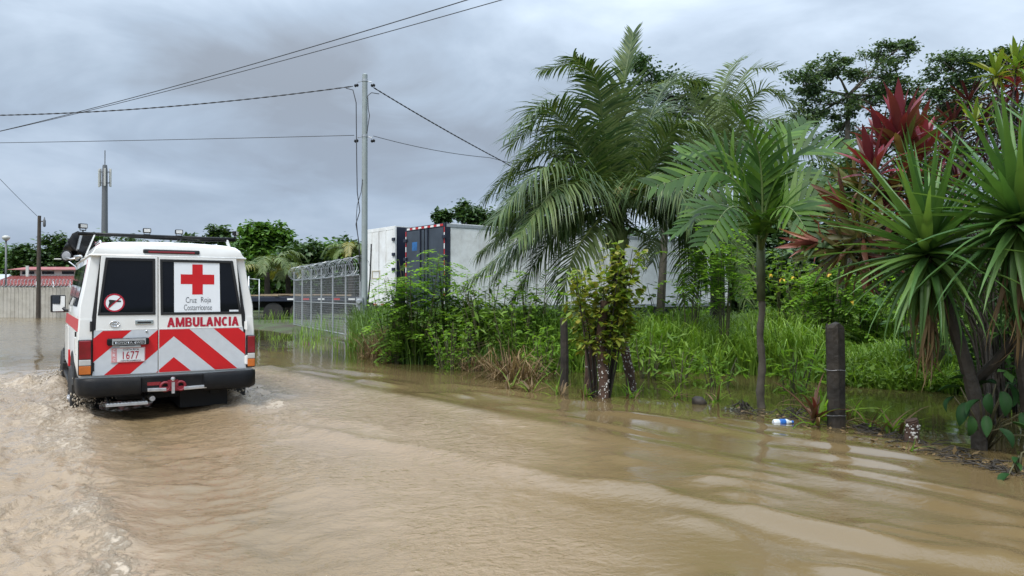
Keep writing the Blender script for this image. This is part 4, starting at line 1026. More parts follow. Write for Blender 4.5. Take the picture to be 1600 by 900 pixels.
# street lamps
lo = empty('globe_lamp', P(9, HOR, 60), 0, 'post lamp with a pale globe head at far left', 'street lamp'); lo.location.z = 0.05
zl = CAM_H + (HOR - 372) / FPX * 60
mb = MB(); mb.tube([(0, 0, 0), (0, 0, zl - 0.2)], 0.07, 8); mb.build('post', M['tower'], lo, True)
mb = MB(); mb.lathe([(0.06, -0.28), (0.18, -0.2), (0.30, -0.05), (0.26, 0.1), (0.1, 0.16)], 14, (0, 0, zl)); mb.build('lamp_head', M['panelgrey'], lo, True)
l2 = empty('arm_lamp', P(122, HOR, 50), 0, 'curved arm street lamp left of the ambulance roof', 'street lamp'); l2.location.z = 0.05
zl = CAM_H + (HOR - 406) / FPX * 50
mb = MB(); mb.tube([(0, 0, 0), (0, 0, zl - 0.9), (-0.2, 0, zl - 0.5), (-0.8, 0, zl - 0.05), (-1.1, 0, zl)], 0.05, 8); mb.build('post', M['galv'], l2, True)
mb = MB(); mb.box((-1.35, 0, zl), (0.5, 0.2, 0.09)); mb.build('lamp_head', M['panelgrey'], l2, bevel=0.03)

# ------------------------------------------------------------------ gate frame and flatbed behind the ambulance
gf = empty('pipe_gate_frame', G(405, 506), 0, 'white pipe gate frame standing just right of the ambulance', 'gate frame')
zt = CAM_H + (HOR - 436) / FPX * gf.location.y
for x in (0.0, -0.45):
    mb = MB(); mb.tube([(x, 0, -0.3), (x, 0, zt + (0.12 if x else 0))], 0.035 if x else 0.022, 8); mb.build('upright', M['galv'], gf, True)
mb = MB(); mb.tube([(-0.45, 0, zt + 0.02), (0, 0, zt - 0.03)], 0.02, 6); mb.build('top_rail', M['galv'], gf, True)
fb = empty('flatbed_trailer', P(392, HOR, 34), R(4), 'dark flatbed trailer with loose timber on its deck, behind the gate', 'trailer'); fb.location.z = 0.0
mb = MB(); mb.box((3.6, 1.2, 1.05), (8.2, 2.4, 0.22)); mb.build('deck', M['navy'], fb, bevel=0.02)
mb = MB(); mb.box((3.6, 1.2, 0.80), (7.8, 1.0, 0.3)); mb.build('chassis', M['dark'], fb)
for i in range(9):
    mb = MB(); mb.box((U(0, 6.5), U(0.1, 1.5), 1.19 + U(0, 0.08)), (U(0.7, 1.9), 0.12, 0.06), Matrix.Rotation(U(-0.4, 0.4), 3, 'Z')); mb.build('plank', mat('pale_timber', (0.28, 0.21, 0.13), 0.7, var=0.2) if i == 0 else bpy.data.materials['pale_timber'], fb)
for x in (1.0, 2.2, 5.4, 6.6):
    mb = MB(); mb.lathe([(0.25, -0.13), (0.46, -0.12), (0.48, 0), (0.46, 0.12), (0.25, 0.13)], 18, (x, 0.2, 0.42), Matrix.Rotation(R(90), 3, 'X')); mb.build('wheel', M['rubber'], fb, 'auto')
for i in range(8):
    mb = MB(); mb.box((1.8 + i * 0.7, -0.012, 1.05), (0.3, 0.012, 0.08)); mb.build('tape', M['tape_red'] if i % 2 else M['tape_white'], fb)
# ------------------------------------------------------------------ plant materials
F = {}
F['coco'] = foliage('coconut_leaflet', [(0.024, 0.056, 0.016), (0.050, 0.088, 0.024), (0.110, 0.145, 0.048), (0.035, 0.070, 0.020)], 0.44, 0.20, 0.36)
F['coco2'] = foliage('coconut_leaflet_far', [(0.060, 0.095, 0.028), (0.105, 0.140, 0.045), (0.075, 0.108, 0.034)], 0.5, 0.2, 0.28)
F['cocoyellow'] = foliage('yellowing_leaflet', [(0.16, 0.17, 0.035), (0.22, 0.19, 0.05), (0.10, 0.12, 0.03)], 0.45, 0.25)
F['young'] = foliage('young_palm_leaflet', [(0.018, 0.050, 0.007), (0.032, 0.076, 0.010), (0.072, 0.135, 0.016)], 0.46, 0.26, 0.25)
F['spike'] = foliage('strap_leaf', [(0.036, 0.092, 0.024), (0.060, 0.128, 0.032), (0.095, 0.165, 0.042)], 0.42, 0.24, 0.35)
F['tired'] = foliage('dry_strap_leaf', [(0.13, 0.085, 0.04), (0.20, 0.14, 0.07), (0.075, 0.05, 0.03)], 0.7, 0.12, 0.2)
F['tired_red'] = foliage('withered_red_leaf', [(0.16, 0.03, 0.03), (0.11, 0.06, 0.03), (0.07, 0.03, 0.025)], 0.6, 0.15, 0.2)
F['tired_pink'] = foliage('pink_leaf', [(0.22, 0.07, 0.07), (0.15, 0.05, 0.04), (0.30, 0.14, 0.11)], 0.4, 0.2)
F['wine'] = foliage('wine_red_leaf', [(0.105, 0.018, 0.026), (0.175, 0.020, 0.034), (0.075, 0.034, 0.020)], 0.40, 0.22)
F['bronze'] = foliage('bronze_green_leaf', [(0.06, 0.055, 0.020), (0.09, 0.10, 0.028), (0.11, 0.045, 0.030)], 0.36, 0.22)
F['croton'] = foliage('yellow_green_leaf', [(0.16, 0.19, 0.025), (0.10, 0.17, 0.025), (0.21, 0.17, 0.03)], 0.35, 0.3)
F['burgundy'] = foliage('burgundy_leaf', [(0.035, 0.008, 0.014), (0.08, 0.013, 0.022), (0.022, 0.010, 0.012)], 0.35, 0.2)
F['grass'] = foliage('tall_grass_blade', [(0.085, 0.165, 0.020), (0.13, 0.225, 0.030), (0.17, 0.26, 0.040), (0.065, 0.125, 0.018)], 0.45, 0.35, 0.35)
F['grassdark'] = foliage('dark_grass_blade', [(0.045, 0.095, 0.016), (0.075, 0.135, 0.022), (0.10, 0.16, 0.030)], 0.45, 0.3, 0.35)
F['deadgrass'] = foliage('dead_grass_blade', [(0.16, 0.105, 0.055), (0.24, 0.17, 0.09), (0.10, 0.062, 0.035), (0.07, 0.05, 0.028)], 0.75, 0.15, 0.15)
F['weed'] = foliage('feathery_weed_leaf', [(0.085, 0.175, 0.024), (0.13, 0.24, 0.034), (0.18, 0.29, 0.042)], 0.55, 0.5, 0.2)
F['weed2'] = foliage('mid_green_weed_leaf', [(0.075, 0.145, 0.022), (0.115, 0.20, 0.030), (0.16, 0.25, 0.036)], 0.5, 0.4, 0.3)
F['yellowleaf'] = foliage('yellow_turning_leaf', [(0.10, 0.18, 0.022), (0.15, 0.21, 0.026), (0.22, 0.20, 0.03), (0.09, 0.16, 0.02)], 0.45, 0.3)
F['broad'] = foliage('broad_dark_leaf', [(0.030, 0.080, 0.020), (0.048, 0.11, 0.025), (0.07, 0.14, 0.03)], 0.5, 0.3, 0.25)
F['ribbed'] = foliage('ribbed_dark_leaf', [(0.008, 0.030, 0.008), (0.013, 0.042, 0.011), (0.020, 0.055, 0.013)], 0.6, 0.12, 0.15)
F['tree'] = foliage('tree_leaf', [(0.022, 0.050, 0.016), (0.040, 0.078, 0.022), (0.060, 0.105, 0.028)], 0.42, 0.2, 0.4)
F['treegrey'] = foliage('grey_green_tree_leaf', [(0.045, 0.085, 0.042), (0.075, 0.12, 0.055), (0.11, 0.155, 0.07)], 0.40, 0.2, 0.45)
F['treelight'] = foliage('fresh_tree_leaf', [(0.040, 0.095, 0.018), (0.065, 0.14, 0.024), (0.095, 0.18, 0.03)], 0.42, 0.28, 0.4)
F['treedark'] = foliage('dark_tree_leaf', [(0.022, 0.052, 0.018), (0.038, 0.078, 0.024), (0.06, 0.105, 0.03)], 0.45, 0.18, 0.35)
F['rachis'] = mat('frond_midrib', (0.20, 0.24, 0.06), 0.45, var=0.2)
F['rachis_dark'] = mat('green_midrib', (0.09, 0.13, 0.035), 0.45, var=0.2)
F['bark'] = mat('grey_bark', (0.10, 0.085, 0.065), 0.85, var=0.3, scale=8, bump=0.6, bscale=18)
F['barkdark'] = mat('wet_dark_bark', (0.035, 0.028, 0.020), 0.7, var=0.35, scale=9, bump=0.7, bscale=20)
F['palmtrunk'] = mat('palm_trunk_bark', (0.040, 0.031, 0.023), 0.85, var=0.35, scale=7, bump=0.6, bscale=16)
F['greentrunk'] = mat('green_palm_shaft', (0.075, 0.095, 0.045), 0.55, var=0.3, scale=9, bump=0.2)
F['stem'] = mat('green_brown_stem', (0.09, 0.085, 0.04), 0.7, var=0.3)
F['post'] = mat('wet_black_timber', (0.022, 0.017, 0.012), 0.65, var=0.5, scale=4, bump=0.8, bscale=14, dirt=(0.07, 0.055, 0.04), damt=0.6)
F['nut'] = mat('green_coconut', (0.24, 0.27, 0.11), 0.45, var=0.2, scale=8)
F['flower'] = mat('straw_flower_stalk', (0.35, 0.26, 0.10), 0.7, var=0.2)

Zv = Vector((0, 0, 1))
def spline(pts, n):
    """Catmull-Rom through the points, n+1 samples, even in parameter"""
    p = [Vector(q) for q in pts]
    p = [p[0] * 2 - p[1]] + p + [p[-1] * 2 - p[-2]]
    out = []
    m = len(p) - 3
    for i in range(n + 1):
        u = i / n * m; k_ = min(int(u), m - 1); t = u - k_
        a, b, c, d = p[k_], p[k_ + 1], p[k_ + 2], p[k_ + 3]
        out.append(0.5 * ((2 * b) + (c - a) * t + (2 * a - 5 * b + 4 * c - d) * t * t + (3 * b - a - 3 * c + d) * t ** 3))
    return out
def leaflet(mb, p, d, ln, w, nrm, droop, seg=3):
    """a pointed strip from p along d, sagging under its own weight"""
    side = d.cross(nrm)
    if side.length < 1e-4: side = d.orthogonal()
    side.normalize()
    vs = [p - side * w * 0.3, p + side * w * 0.3]; fs = []
    q = p.copy(); dd = d.copy()
    for i in range(1, seg + 1):
        dd = (dd + Vector((0, 0, -droop * i / seg))).normalized()
        q = q + dd * (ln / seg)
        if i < seg:
            ww = w * 0.5 * (1 - 0.85 * (i / seg) ** 2)
            vs += [q - side * ww, q + side * ww]
        else: vs.append(q.copy())
    for i in range(seg - 1):
        a = 2 * i; fs.append((a, a + 1, a + 3, a + 2))
    fs.append((2 * (seg - 1), 2 * (seg - 1) + 1, 2 * seg))
    mb.add(vs, fs)
def frond(parent, origin, path, n_leaf, llen, lw, droop, m, mrib, r0=0.03, rise=0.25, sweep=0.55, bare=0.12, seg=3, jit=0.12, name='frond', twist=0.0):
    pts = spline(path, 24)
    mb = MB(); rb = MB()
    rb.tube([q - origin for q in pts], [r0 * (1 - 0.88 * i / 24) for i in range(25)], 5)
    cum = [0.0]
    for i in range(24): cum.append(cum[-1] + (pts[i + 1] - pts[i]).length)
    T_ = cum[-1]
    for i in range(n_leaf):
        f_ = bare + (1 - bare) * (i + 0.5) / n_leaf
        tgt = f_ * T_
        k_ = 0
        while k_ < 23 and cum[k_ + 1] < tgt: k_ += 1
        u = (tgt - cum[k_]) / max(1e-6, cum[k_ + 1] - cum[k_])
        p = pts[k_].lerp(pts[k_ + 1], u) - origin
        t = (pts[k_ + 1] - pts[k_]).normalized()
        b_ = t.cross(Zv)
        if b_.length < 0.15: b_ = t.cross(Vector((0.3, 1, 0)))
        b_.normalize(); nn = b_.cross(t).normalized()
        if nn.z < 0: nn = -nn
        if twist: b_, nn = b_ * math.cos(twist) + nn * math.sin(twist), nn * math.cos(twist) - b_ * math.sin(twist)
        g_ = (f_ - bare) / (1 - bare); env = 0.55 + 0.45 * math.sin(math.pi * min(1, g_ * 1.25)) if g_ < 0.8 else 0.55 - (g_ - 0.8) * 0.7
        for s in (-1, 1):
            if rnd.random() < 0.03: continue
            sw = sweep + 0.5 * max(0, f_ - 0.6)
            d = (b_ * s + t * sw + nn * (rise + U(-jit, jit)) + Vector((U(-jit, jit), U(-jit, jit), U(-jit, jit)))).normalized()
            leaflet(mb, p, d, llen * env * U(0.85, 1.12), lw * U(0.8, 1.15), nn, droop * U(0.6, 1.4), seg)
    fo = mb.build(name, F[m], parent); 
    rb.build('midrib', F[mrib], fo, True)
    return fo

# ------------------------------------------------------------------ coconut palm (the tall one in front of the trailer)
YA = 15.0
ca = P(965, 335, YA)
palm = empty('coconut_palm', (ca.x, YA, 0), 0, 'large coconut palm with green nuts in front of the pale trailer', 'palm', 'coconut palms')
oa = Vector((ca.x, YA, 0))
mb = MB(); tp = spline([(0.02, 0, -0.1), (0.04, 0, 1.0), (0.0, 0, 2.0), (0.0, 0, ca.z - 0.1), (0.0, 0, ca.z + 0.45)], 30)
mb.tube(tp, [(0.17 if i < 2 else 0.14) + 0.012 * (i % 2) + (0.05 if i > 22 else 0) - (0.09 if i > 28 else 0) for i in range(31)], 12); mb.build('trunk', F['palmtrunk'], palm, 'auto')
def cf(pts, **k):
    path = [P(x, y, YA + d) for x, y, d in pts]
    a = dict(n_leaf=104, llen=1.1, lw=0.042, droop=0.42, m='coco', mrib='rachis_dark', r0=0.032)
    a.update(k); a['llen'] *= 1.28
    return frond(palm, oa, path, a.pop('n_leaf'), a.pop('llen'), a.pop('lw'), a.pop('droop'), a.pop('m'), a.pop('mrib'), **a)
S0 = (965, 325, 0)
cf([S0, (962, 240, -0.1), (975, 130, -0.2), (990, 50, 0.1)], llen=0.62, droop=0.15, sweep=1.3, n_leaf=95)
cf([S0, (950, 200, 0.2), (912, 105, 0.4), (848, 108, 0.7)], llen=0.9, droop=0.5, sweep=0.6)
cf([S0, (945, 215, -0.5), (932, 125, -0.9), (895, 88, -1.3)], llen=0.75, droop=0.4, sweep=0.7)
cf([S0, (930, 230, 0.3), (870, 165, 0.6), (798, 228, 0.9)], llen=1.0, droop=0.4)
cf([S0, (930, 270, -0.6), (860, 170, -1.1), (790, 215, -1.5)], llen=0.95, droop=0.35)
cf([S0, (920, 280, 0.1), (845, 235, 0.2), (762, 305, 0.3)], llen=1.05, droop=0.55)
cf([S0, (925, 290, -0.8), (850, 262, -1.5), (772, 345, -2.0)], llen=1.1, droop=0.6)
cf([S0, (925, 315, 0.5), (850, 320, 1.0), (750, 395, 1.2)], llen=1.0, droop=0.7)
cf([S0, (915, 330, -0.5), (830, 365, -1.0), (732, 440, -1.3)], llen=0.95, droop=0.75, mrib='rachis')
cf([S0, (935, 345, -0.9), (892, 410, -1.5), (868, 535, -1.6)], llen=0.85, droop=0.8, mrib='rachis', m='coco2')
cf([S0, (900, 345, 0.6), (850, 390, 1.0), (800, 470, 1.2)], llen=0.85, droop=0.8)
cf([S0, (1000, 225, 0.2), (1045, 130, 0.4), (1108, 128, 0.6)], llen=0.9, droop=0.35)
cf([S0, (1010, 270, -0.5), (1060, 195, -0.9), (1120, 215, -1.1)], llen=1.0, droop=0.5)
cf([S0, (1010, 300, 0.3), (1065, 245, 0.5), (1150, 222, 0.6)], llen=0.85, droop=0.5)
cf([S0, (1010, 310, -0.7), (1065, 300, -1.3), (1120, 380, -1.6)], llen=1.05, droop=0.75, mrib='rachis')
cf([S0, (1015, 322, 0.4), (1080, 325, 0.8), (1140, 420, 1.0)], llen=0.95, droop=0.75)
cf([S0, (985, 355, -0.5), (1015, 372, -0.9), (1000, 415, -1.2)], llen=0.4, droop=0.6, n_leaf=30, m='coco2')
cf([S0, (1008, 318, -0.2), (1070, 318, -0.4), (1135, 372, -0.6)], llen=1.0, droop=0.8)
cf([S0, (920, 300, 0.2), (850, 285, 0.5), (765, 350, 0.8)], llen=1.05, droop=0.7)
cf([S0, (945, 260, 1.0), (900, 220, 1.8), (860, 280, 2.4)], llen=0.95, droop=0.5)
cf([S0, (985, 230, 1.0), (1020, 170, 1.8), (1050, 215, 2.5)], llen=0.95, droop=0.5)
cf([S0, (930, 300, -1.0), (875, 290, -1.8), (810, 370, -2.4)], llen=1.05, droop=0.75)
cf([S0, (905, 305, 0.8), (840, 300, 1.4), (775, 370, 1.8)], llen=1.05, droop=0.75)
cf([S0, (935, 250, 0.6), (885, 195, 1.1), (825, 240, 1.6)], llen=1.0, droop=0.55)
cf([S0, (1005, 280, 0.8), (1050, 240, 1.4), (1105, 290, 1.9)], llen=1.05, droop=0.65)
cf([S0, (1000, 300, -1.0), (1045, 275, -1.8), (1085, 345, -2.3)], llen=1.0, droop=0.75)
cf([S0, (1010, 325, 0.0), (1060, 345, 0.1), (1105, 440, 0.2)], llen=0.9, droop=0.8)
cf([S0, (915, 335, 0.2), (850, 350, 0.3), (775, 430, 0.4)], llen=0.95, droop=0.8)
for nx, ny, nd in ((956, 372, -0.28), (968, 369, -0.3), (976, 379, -0.26), (958, 386, -0.28), (969, 384, -0.34), (962, 366, -0.22), (974, 367, -0.2), (966, 392, -0.26), (950, 380, -0.15)):
    c = P(nx, ny, YA + nd * 2.6) - oa
    mb = MB(); mb.lathe([(0.01, -0.115), (0.062, -0.085), (0.09, -0.01), (0.08, 0.065), (0.035, 0.11), (0.005, 0.118)], 10, c, Matrix.Rotation(U(-0.3, 0.3), 3, 'X')); mb.build('coconut', F['nut'], palm, True)
mb = MB()
for i in range(26):
    a = U(-0.9, 0.9); ln = U(0.25, 0.42); p0 = P(978, 300, YA - 0.3) - oa
    mb.tube([p0, p0 + Vector((math.sin(a) * ln * 0.6, -0.08, ln * 0.4 * math.cos(a))), p0 + Vector((math.sin(a) * ln, -0.14, -0.05 - 0.1 * abs(a)))], 0.007, 4)
mb.build('flower_spray', F['flower'], palm)
mb = MB()
for i in range(60):
    a = U(0, 6.28); p0 = Vector((0.16 * math.cos(a), 0.16 * math.sin(a), ca.z + U(-0.55, 0.25)))
    leaflet(mb, p0, Vector((math.cos(a), math.sin(a), U(0.1, 0.8))).normalized(), U(0.2, 0.5), 0.08, Zv, 0.6, 3)
mb.build('dry_sheath', F['tired'], palm)

# ------------------------------------------------------------------ second coconut palm behind
YB = 18.0
cb = P(1118, 300, YB); ob = Vector((cb.x, YB, 0))
palm2 = empty('coconut_palm', ob, 0, 'second coconut palm, partly hidden behind the slender young palm', 'palm', 'coconut palms')
mb = MB(); mb.tube(spline([(0.02, 0, -0.1), (0.05, 0, 1.2), (0, 0, cb.z)], 20), [0.19 - 0.002 * i + 0.01 * (i % 2) for i in range(21)], 10); mb.build('trunk', F['palmtrunk'], palm2, 'auto')
S1 = (1118, 290, 0)
def cf2(pts, **k):
    path = [P(x, y, YB + d) for x, y, d in pts]
    a = dict(n_leaf=74, llen=0.95, lw=0.040, droop=0.4); a.update(k); a['llen'] *= 1.2
    return frond(palm2, ob, path, a['n_leaf'], a['llen'], a['lw'], a['droop'], a.get('m', 'coco2'), 'rachis_dark', seg=3)
cf2([S1, (1135, 200, 0), (1165, 115, 0.2), (1215, 105, 0.3)], llen=0.8, droop=0.2)
cf2([S1, (1120, 190, 0.2), (1140, 110, 0.4), (1170, 88, 0.6)], llen=0.75, droop=0.15)
cf2([S1, (1150, 210, -0.4), (1190, 140, -0.8), (1248, 165, -1)], llen=0.85, droop=0.4)
cf2([S1, (1150, 230, 0.4), (1200, 185, 0.8), (1260, 235, 1)], llen=0.95)
cf2([S1, (1165, 260, -0.5), (1230, 215, -0.8), (1310, 262, -1)], llen=0.9, droop=0.5)
cf2([S1, (1175, 285, 0.2), (1250, 270, 0.5), (1325, 330, 0.8)], llen=0.95, droop=0.6)
cf2([S1, (1160, 300, -0.8), (1220, 330, -1.3), (1265, 420, -1.6)], llen=0.95, droop=0.7)
cf2([S1, (1100, 200, -0.2), (1070, 130, -0.3), (1015, 135, -0.5)], llen=0.9, droop=0.35)
cf2([S1, (1090, 230, 0.4), (1040, 190, 0.8), (985, 240, 1)], llen=0.95)
cf2([S1, (1075, 270, 0.3), (1020, 260, 0.6), (965, 330, 0.8)], llen=0.95, droop=0.5)
cf2([S1, (1080, 300, -0.6), (1040, 330, -1.0), (1020, 410, -1.2)], llen=0.9, droop=0.7)
cf2([S1, (1125, 330, -0.9), (1150, 380, -1.5), (1165, 470, -1.8)], llen=0.8, droop=0.7)
cf2([S1, (1105, 320, -0.9), (1080, 380, -1.5), (1075, 470, -1.8)], llen=0.8, droop=0.7)
cf2([S1, (1130, 220, 0.8), (1150, 160, 1.5), (1185, 210, 2.2)], llen=0.9)

# ------------------------------------------------------------------ slender young palm in the water
cy = G(1189, 637); oc = Vector((cy.x, cy.y, 0)); YC = cy.y
yp_ = empty('young_palm', oc, 0, 'slender young palm with broad bright leaflets, standing in the flood', 'palm')
zt_c = P(1189, 392, YC).z
mb = MB(); n_ = 34
mb.tube([(0.012 * math.sin(i * 0.6), 0, -0.3 + (zt_c + 0.3) * i / n_) for i in range(n_ + 1)], [0.046 - 0.0005 * i + (0.007 if i % 4 == 0 else 0) for i in range(n_ + 1)], 12); mb.build('trunk', F['bark'], yp_, 'auto')
mb = MB(); mb.tube([(0.0, 0, P(0, 470, YC).z), (0.0, 0, zt_c - 0.1), (0, 0, zt_c + 0.15), (0, 0, zt_c + 0.42)], [0.046, 0.05, 0.045, 0.03], 12); mb.build('crownshaft', F['greentrunk'], yp_, True)
S2 = (1189, 392, 0)
def yf(pts, **k):
    path = [P(x, y, YC + d) for x, y, d in pts]
    a = dict(n_leaf=20, llen=0.46, lw=0.066, droop=0.14, sweep=0.85); a.update(k); a['llen'] *= 1.12; a['n_leaf'] = 20; a['lw'] = 0.066; a['rise'] = a.get('rise', 0.2) + 0.18
    return frond(yp_, oc, path, a['n_leaf'], a['llen'], a['lw'], a['droop'], a.get('m', 'young'), 'rachis_dark', r0=0.02, rise=a.get('rise', 0.45), sweep=a.get('sweep', 0.7), bare=a.get('bare', 0.2), seg=4, jit=0.07, twist=a.get('twist', 0.0))
yf([S2, (1192, 320, -0.05), (1184, 230, -0.15), (1145, 165, -0.3)], llen=0.44, rise=0.1, twist=0.5)
yf([S2, (1178, 325, -0.3), (1122, 268, -0.5), (1020, 292, -0.6)], llen=0.46, rise=0.1, twist=0.95)
yf([S2, (1185, 315, 0.1), (1135, 240, 0.2), (1065, 240, 0.3)], llen=0.44, rise=0.15, twist=0.8)
yf([S2, (1202, 310, -0.1), (1245, 240, -0.25), (1332, 232, -0.3)], llen=0.48, rise=0.15, twist=-0.8)
yf([S2, (1200, 325, 0.3), (1240, 268, 0.6), (1318, 300, 0.9)], llen=0.46, rise=0.15, twist=-0.7)
yf([S2, (1210, 345, -0.5), (1265, 310, -0.6), (1335, 318, -0.6)], llen=0.42, rise=0.1, twist=-1.0)
yf([S2, (1175, 345, 0.3), (1115, 320, 0.6), (1055, 365, 0.8)], llen=0.44, twist=0.7)
yf([S2, (1195, 300, 0.3), (1213, 225, 0.6), (1262, 190, 1.0)], llen=0.44, twist=-0.5)
yf([S2, (1178, 340, -0.6), (1140, 325, -1.0), (1098, 385, -1.3)], llen=0.42, twist=0.7)
yf([S2, (1200, 340, -0.6), (1235, 325, -1.0), (1275, 385, -1.3)], llen=0.42, twist=-0.7)

# ------------------------------------------------------------------ broadleaf trees
def tree(name, label, base, lobes, m, leaf=0.3, per=55, ncl=12, tr=0.25, flat=0.6, group=None, bark='bark', csize=0.28, fork=0.35, aspect=1.0):
    """lobes: (centre Vector, rx, rz); clusters of leaves spread through each lobe, tied to the trunk by limbs"""
    o = empty(name, base, 0, label, 'tree', group)
    base = Vector(base)
    mb = MB(); lb = MB()
    cz = sum((l[0].z for l in lobes)) / len(lobes); cx = sum((l[0].x for l in lobes)) / len(lobes); cyy = sum((l[0].y for l in lobes)) / len(lobes)
    top = Vector((base.x + (cx - base.x) * 0.5, base.y + (cyy - base.y) * 0.5, base.z + (cz - base.z) * fork * 1.6))
    mb.tube([Vector((0, 0, -0.3)), (top - base) * 0.5 + Vector((U(-.1, .1), 0, 0)), top - base], [tr * 1.15, tr * 0.85, tr * 0.7], 8)
    for c, rx, rz in lobes:
        lc = c - base
        mid = (top - base).lerp(lc, 0.55) + Vector((U(-.2, .2), U(-.2, .2), -0.1 * rz))
        mb.tube([top - base, mid, lc], [tr * 0.5, tr * 0.3, tr * 0.16], 6)
        for k_ in range(ncl):
            while True:
                v = Vector((U(-1, 1), U(-1, 1), U(-1, 1)))
                if 0.25 < v.length < 1: break
            v = v * (0.55 + 0.45 * rnd.random()) / max(0.6, v.length)
            cc = lc + Vector((v.x * rx, v.y * rx * 0.9, v.z * rz))
            st = mid.lerp(lc, U(0.2, 1.0))
            bend = st.lerp(cc, 0.5) + Vector((0, 0, 0.08 * rx))
            mb.tube([st, bend, cc], [tr * 0.13, tr * 0.08, tr * 0.03], 4, cap=False)
            rc = rx * csize * U(0.7, 1.35)
            for q in range(int(per * U(0.6, 1.3))):
                w = Vector((rnd.gauss(0, 0.5), rnd.gauss(0, 0.5), rnd.gauss(0, 0.5) * flat))
                p = cc + w * rc
                d = Vector((U(-1, 1), U(-1, 1), U(-0.7, 0.35))).normalized()
                nrm = Vector((U(-0.6, 0.6), U(-0.6, 0.6), 1)).normalized()
                s_v = d.cross(nrm).normalized(); l_ = leaf * U(0.6, 1.25); w_ = l_ * 0.3 * aspect
                up = s_v.cross(d) * l_ * 0.07
                lb.add([p, p + d * l_ * 0.5 - s_v * w_ + up, p + d * l_, p + d * l_ * 0.5 + s_v * w_ + up], [(0, 1, 2), (0, 2, 3)])
    mb.build('trunk', F[bark], o, True)
    lb.build('crown', F[m], o)
    return o
def lobe(px, py, Y, rpx, rpz): return (P(px, py, Y), rpx / FPX * Y, rpz / FPX * Y)
BT = 'trees behind the yard'
Y = 38
tree('spreading_tree', 'airy spreading tree with grey-green layered crown behind the young palm', (P(1325, HOR, Y).x, Y, 0.05),
     [lobe(1255, 132, Y, 40, 22), lobe(1300, 105, Y, 45, 20), lobe(1365, 110, Y, 52, 40), lobe(1400, 80, Y, 35, 22), lobe(1290, 165, Y, 50, 22), lobe(1370, 165, Y, 50, 30), lobe(1245, 200, Y, 40, 20), lobe(1420, 140, Y, 40, 35), lobe(1310, 215, Y + 2, 60, 22)], 'treegrey', 0.21, 130, 15, 0.17, 0.4, BT, csize=0.30, fork=0.62)
Y = 30
tree('spreading_tree', 'grey-green tree crown behind the burgundy shrub at upper right', (P(1510, HOR, Y).x, Y, 0.05),
     [lobe(1490, 105, Y, 45, 35), lobe(1520, 150, Y, 55, 40), lobe(1465, 165, Y, 50, 40)], 'treegrey', 0.18, 150, 15, 0.12, 0.5, BT, csize=0.32, fork=0.6)
tree('spreading_tree', 'dark tree crown at the upper right corner', (P(1600, HOR, Y).x, Y, 0.05),
     [lobe(1575, 95, Y, 45, 28), lobe(1625, 100, Y, 55, 45), lobe(1590, 150, Y, 70, 50), lobe(1540, 210, Y, 80, 60), lobe(1610, 240, Y, 80, 70), lobe(1470, 240, Y, 70, 60)], 'tree', 0.18, 150, 15, 0.12, 0.5, BT, csize=0.32, fork=0.6)
Y = 27
tree('dark_tree', 'dark fine-leaved tree rising behind the large coconut palm', (P(1030, HOR, Y).x, Y, 0.05),
     [lobe(1000, 130, Y, 55, 40), lobe(1050, 145, Y, 60, 40), lobe(1090, 165, Y, 55, 45), lobe(1010, 215, Y, 80, 50), lobe(1090, 240, Y, 80, 50), lobe(1170, 240, Y, 70, 50)], 'treedark', 0.15, 150, 15, 0.15, 0.5, BT, csize=0.30, fork=0.6)
Y = 42
tree('dark_tree', 'dark tree showing above the long trailer roof left of the palm', (P(735, HOR, Y).x, Y, 0.05),
     [lobe(735, 335, Y, 30, 18), lobe(690, 340, Y, 14, 8), lobe(775, 345, Y, 40, 25), lobe(850, 330, Y, 60, 40), lobe(900, 300, Y, 60, 40)], 'treedark', 0.30, 100, 14, 0.2, 0.7, BT, csize=0.42, fork=0.6)
Y = 36
tree('broad_tree', 'dense green tree mass behind the yellow-flecked shrubs at right', (P(1300, HOR, Y).x, Y, 0.05),
     [lobe(1270, 300, Y, 80, 60), lobe(1380, 290, Y, 80, 70), lobe(1330, 380, Y, 120, 60), lobe(1480, 300, Y, 100, 80), lobe(1450, 400, Y, 120, 60)], 'tree', 0.26, 150, 17, 0.2, 0.7, BT, csize=0.36, fork=0.5)
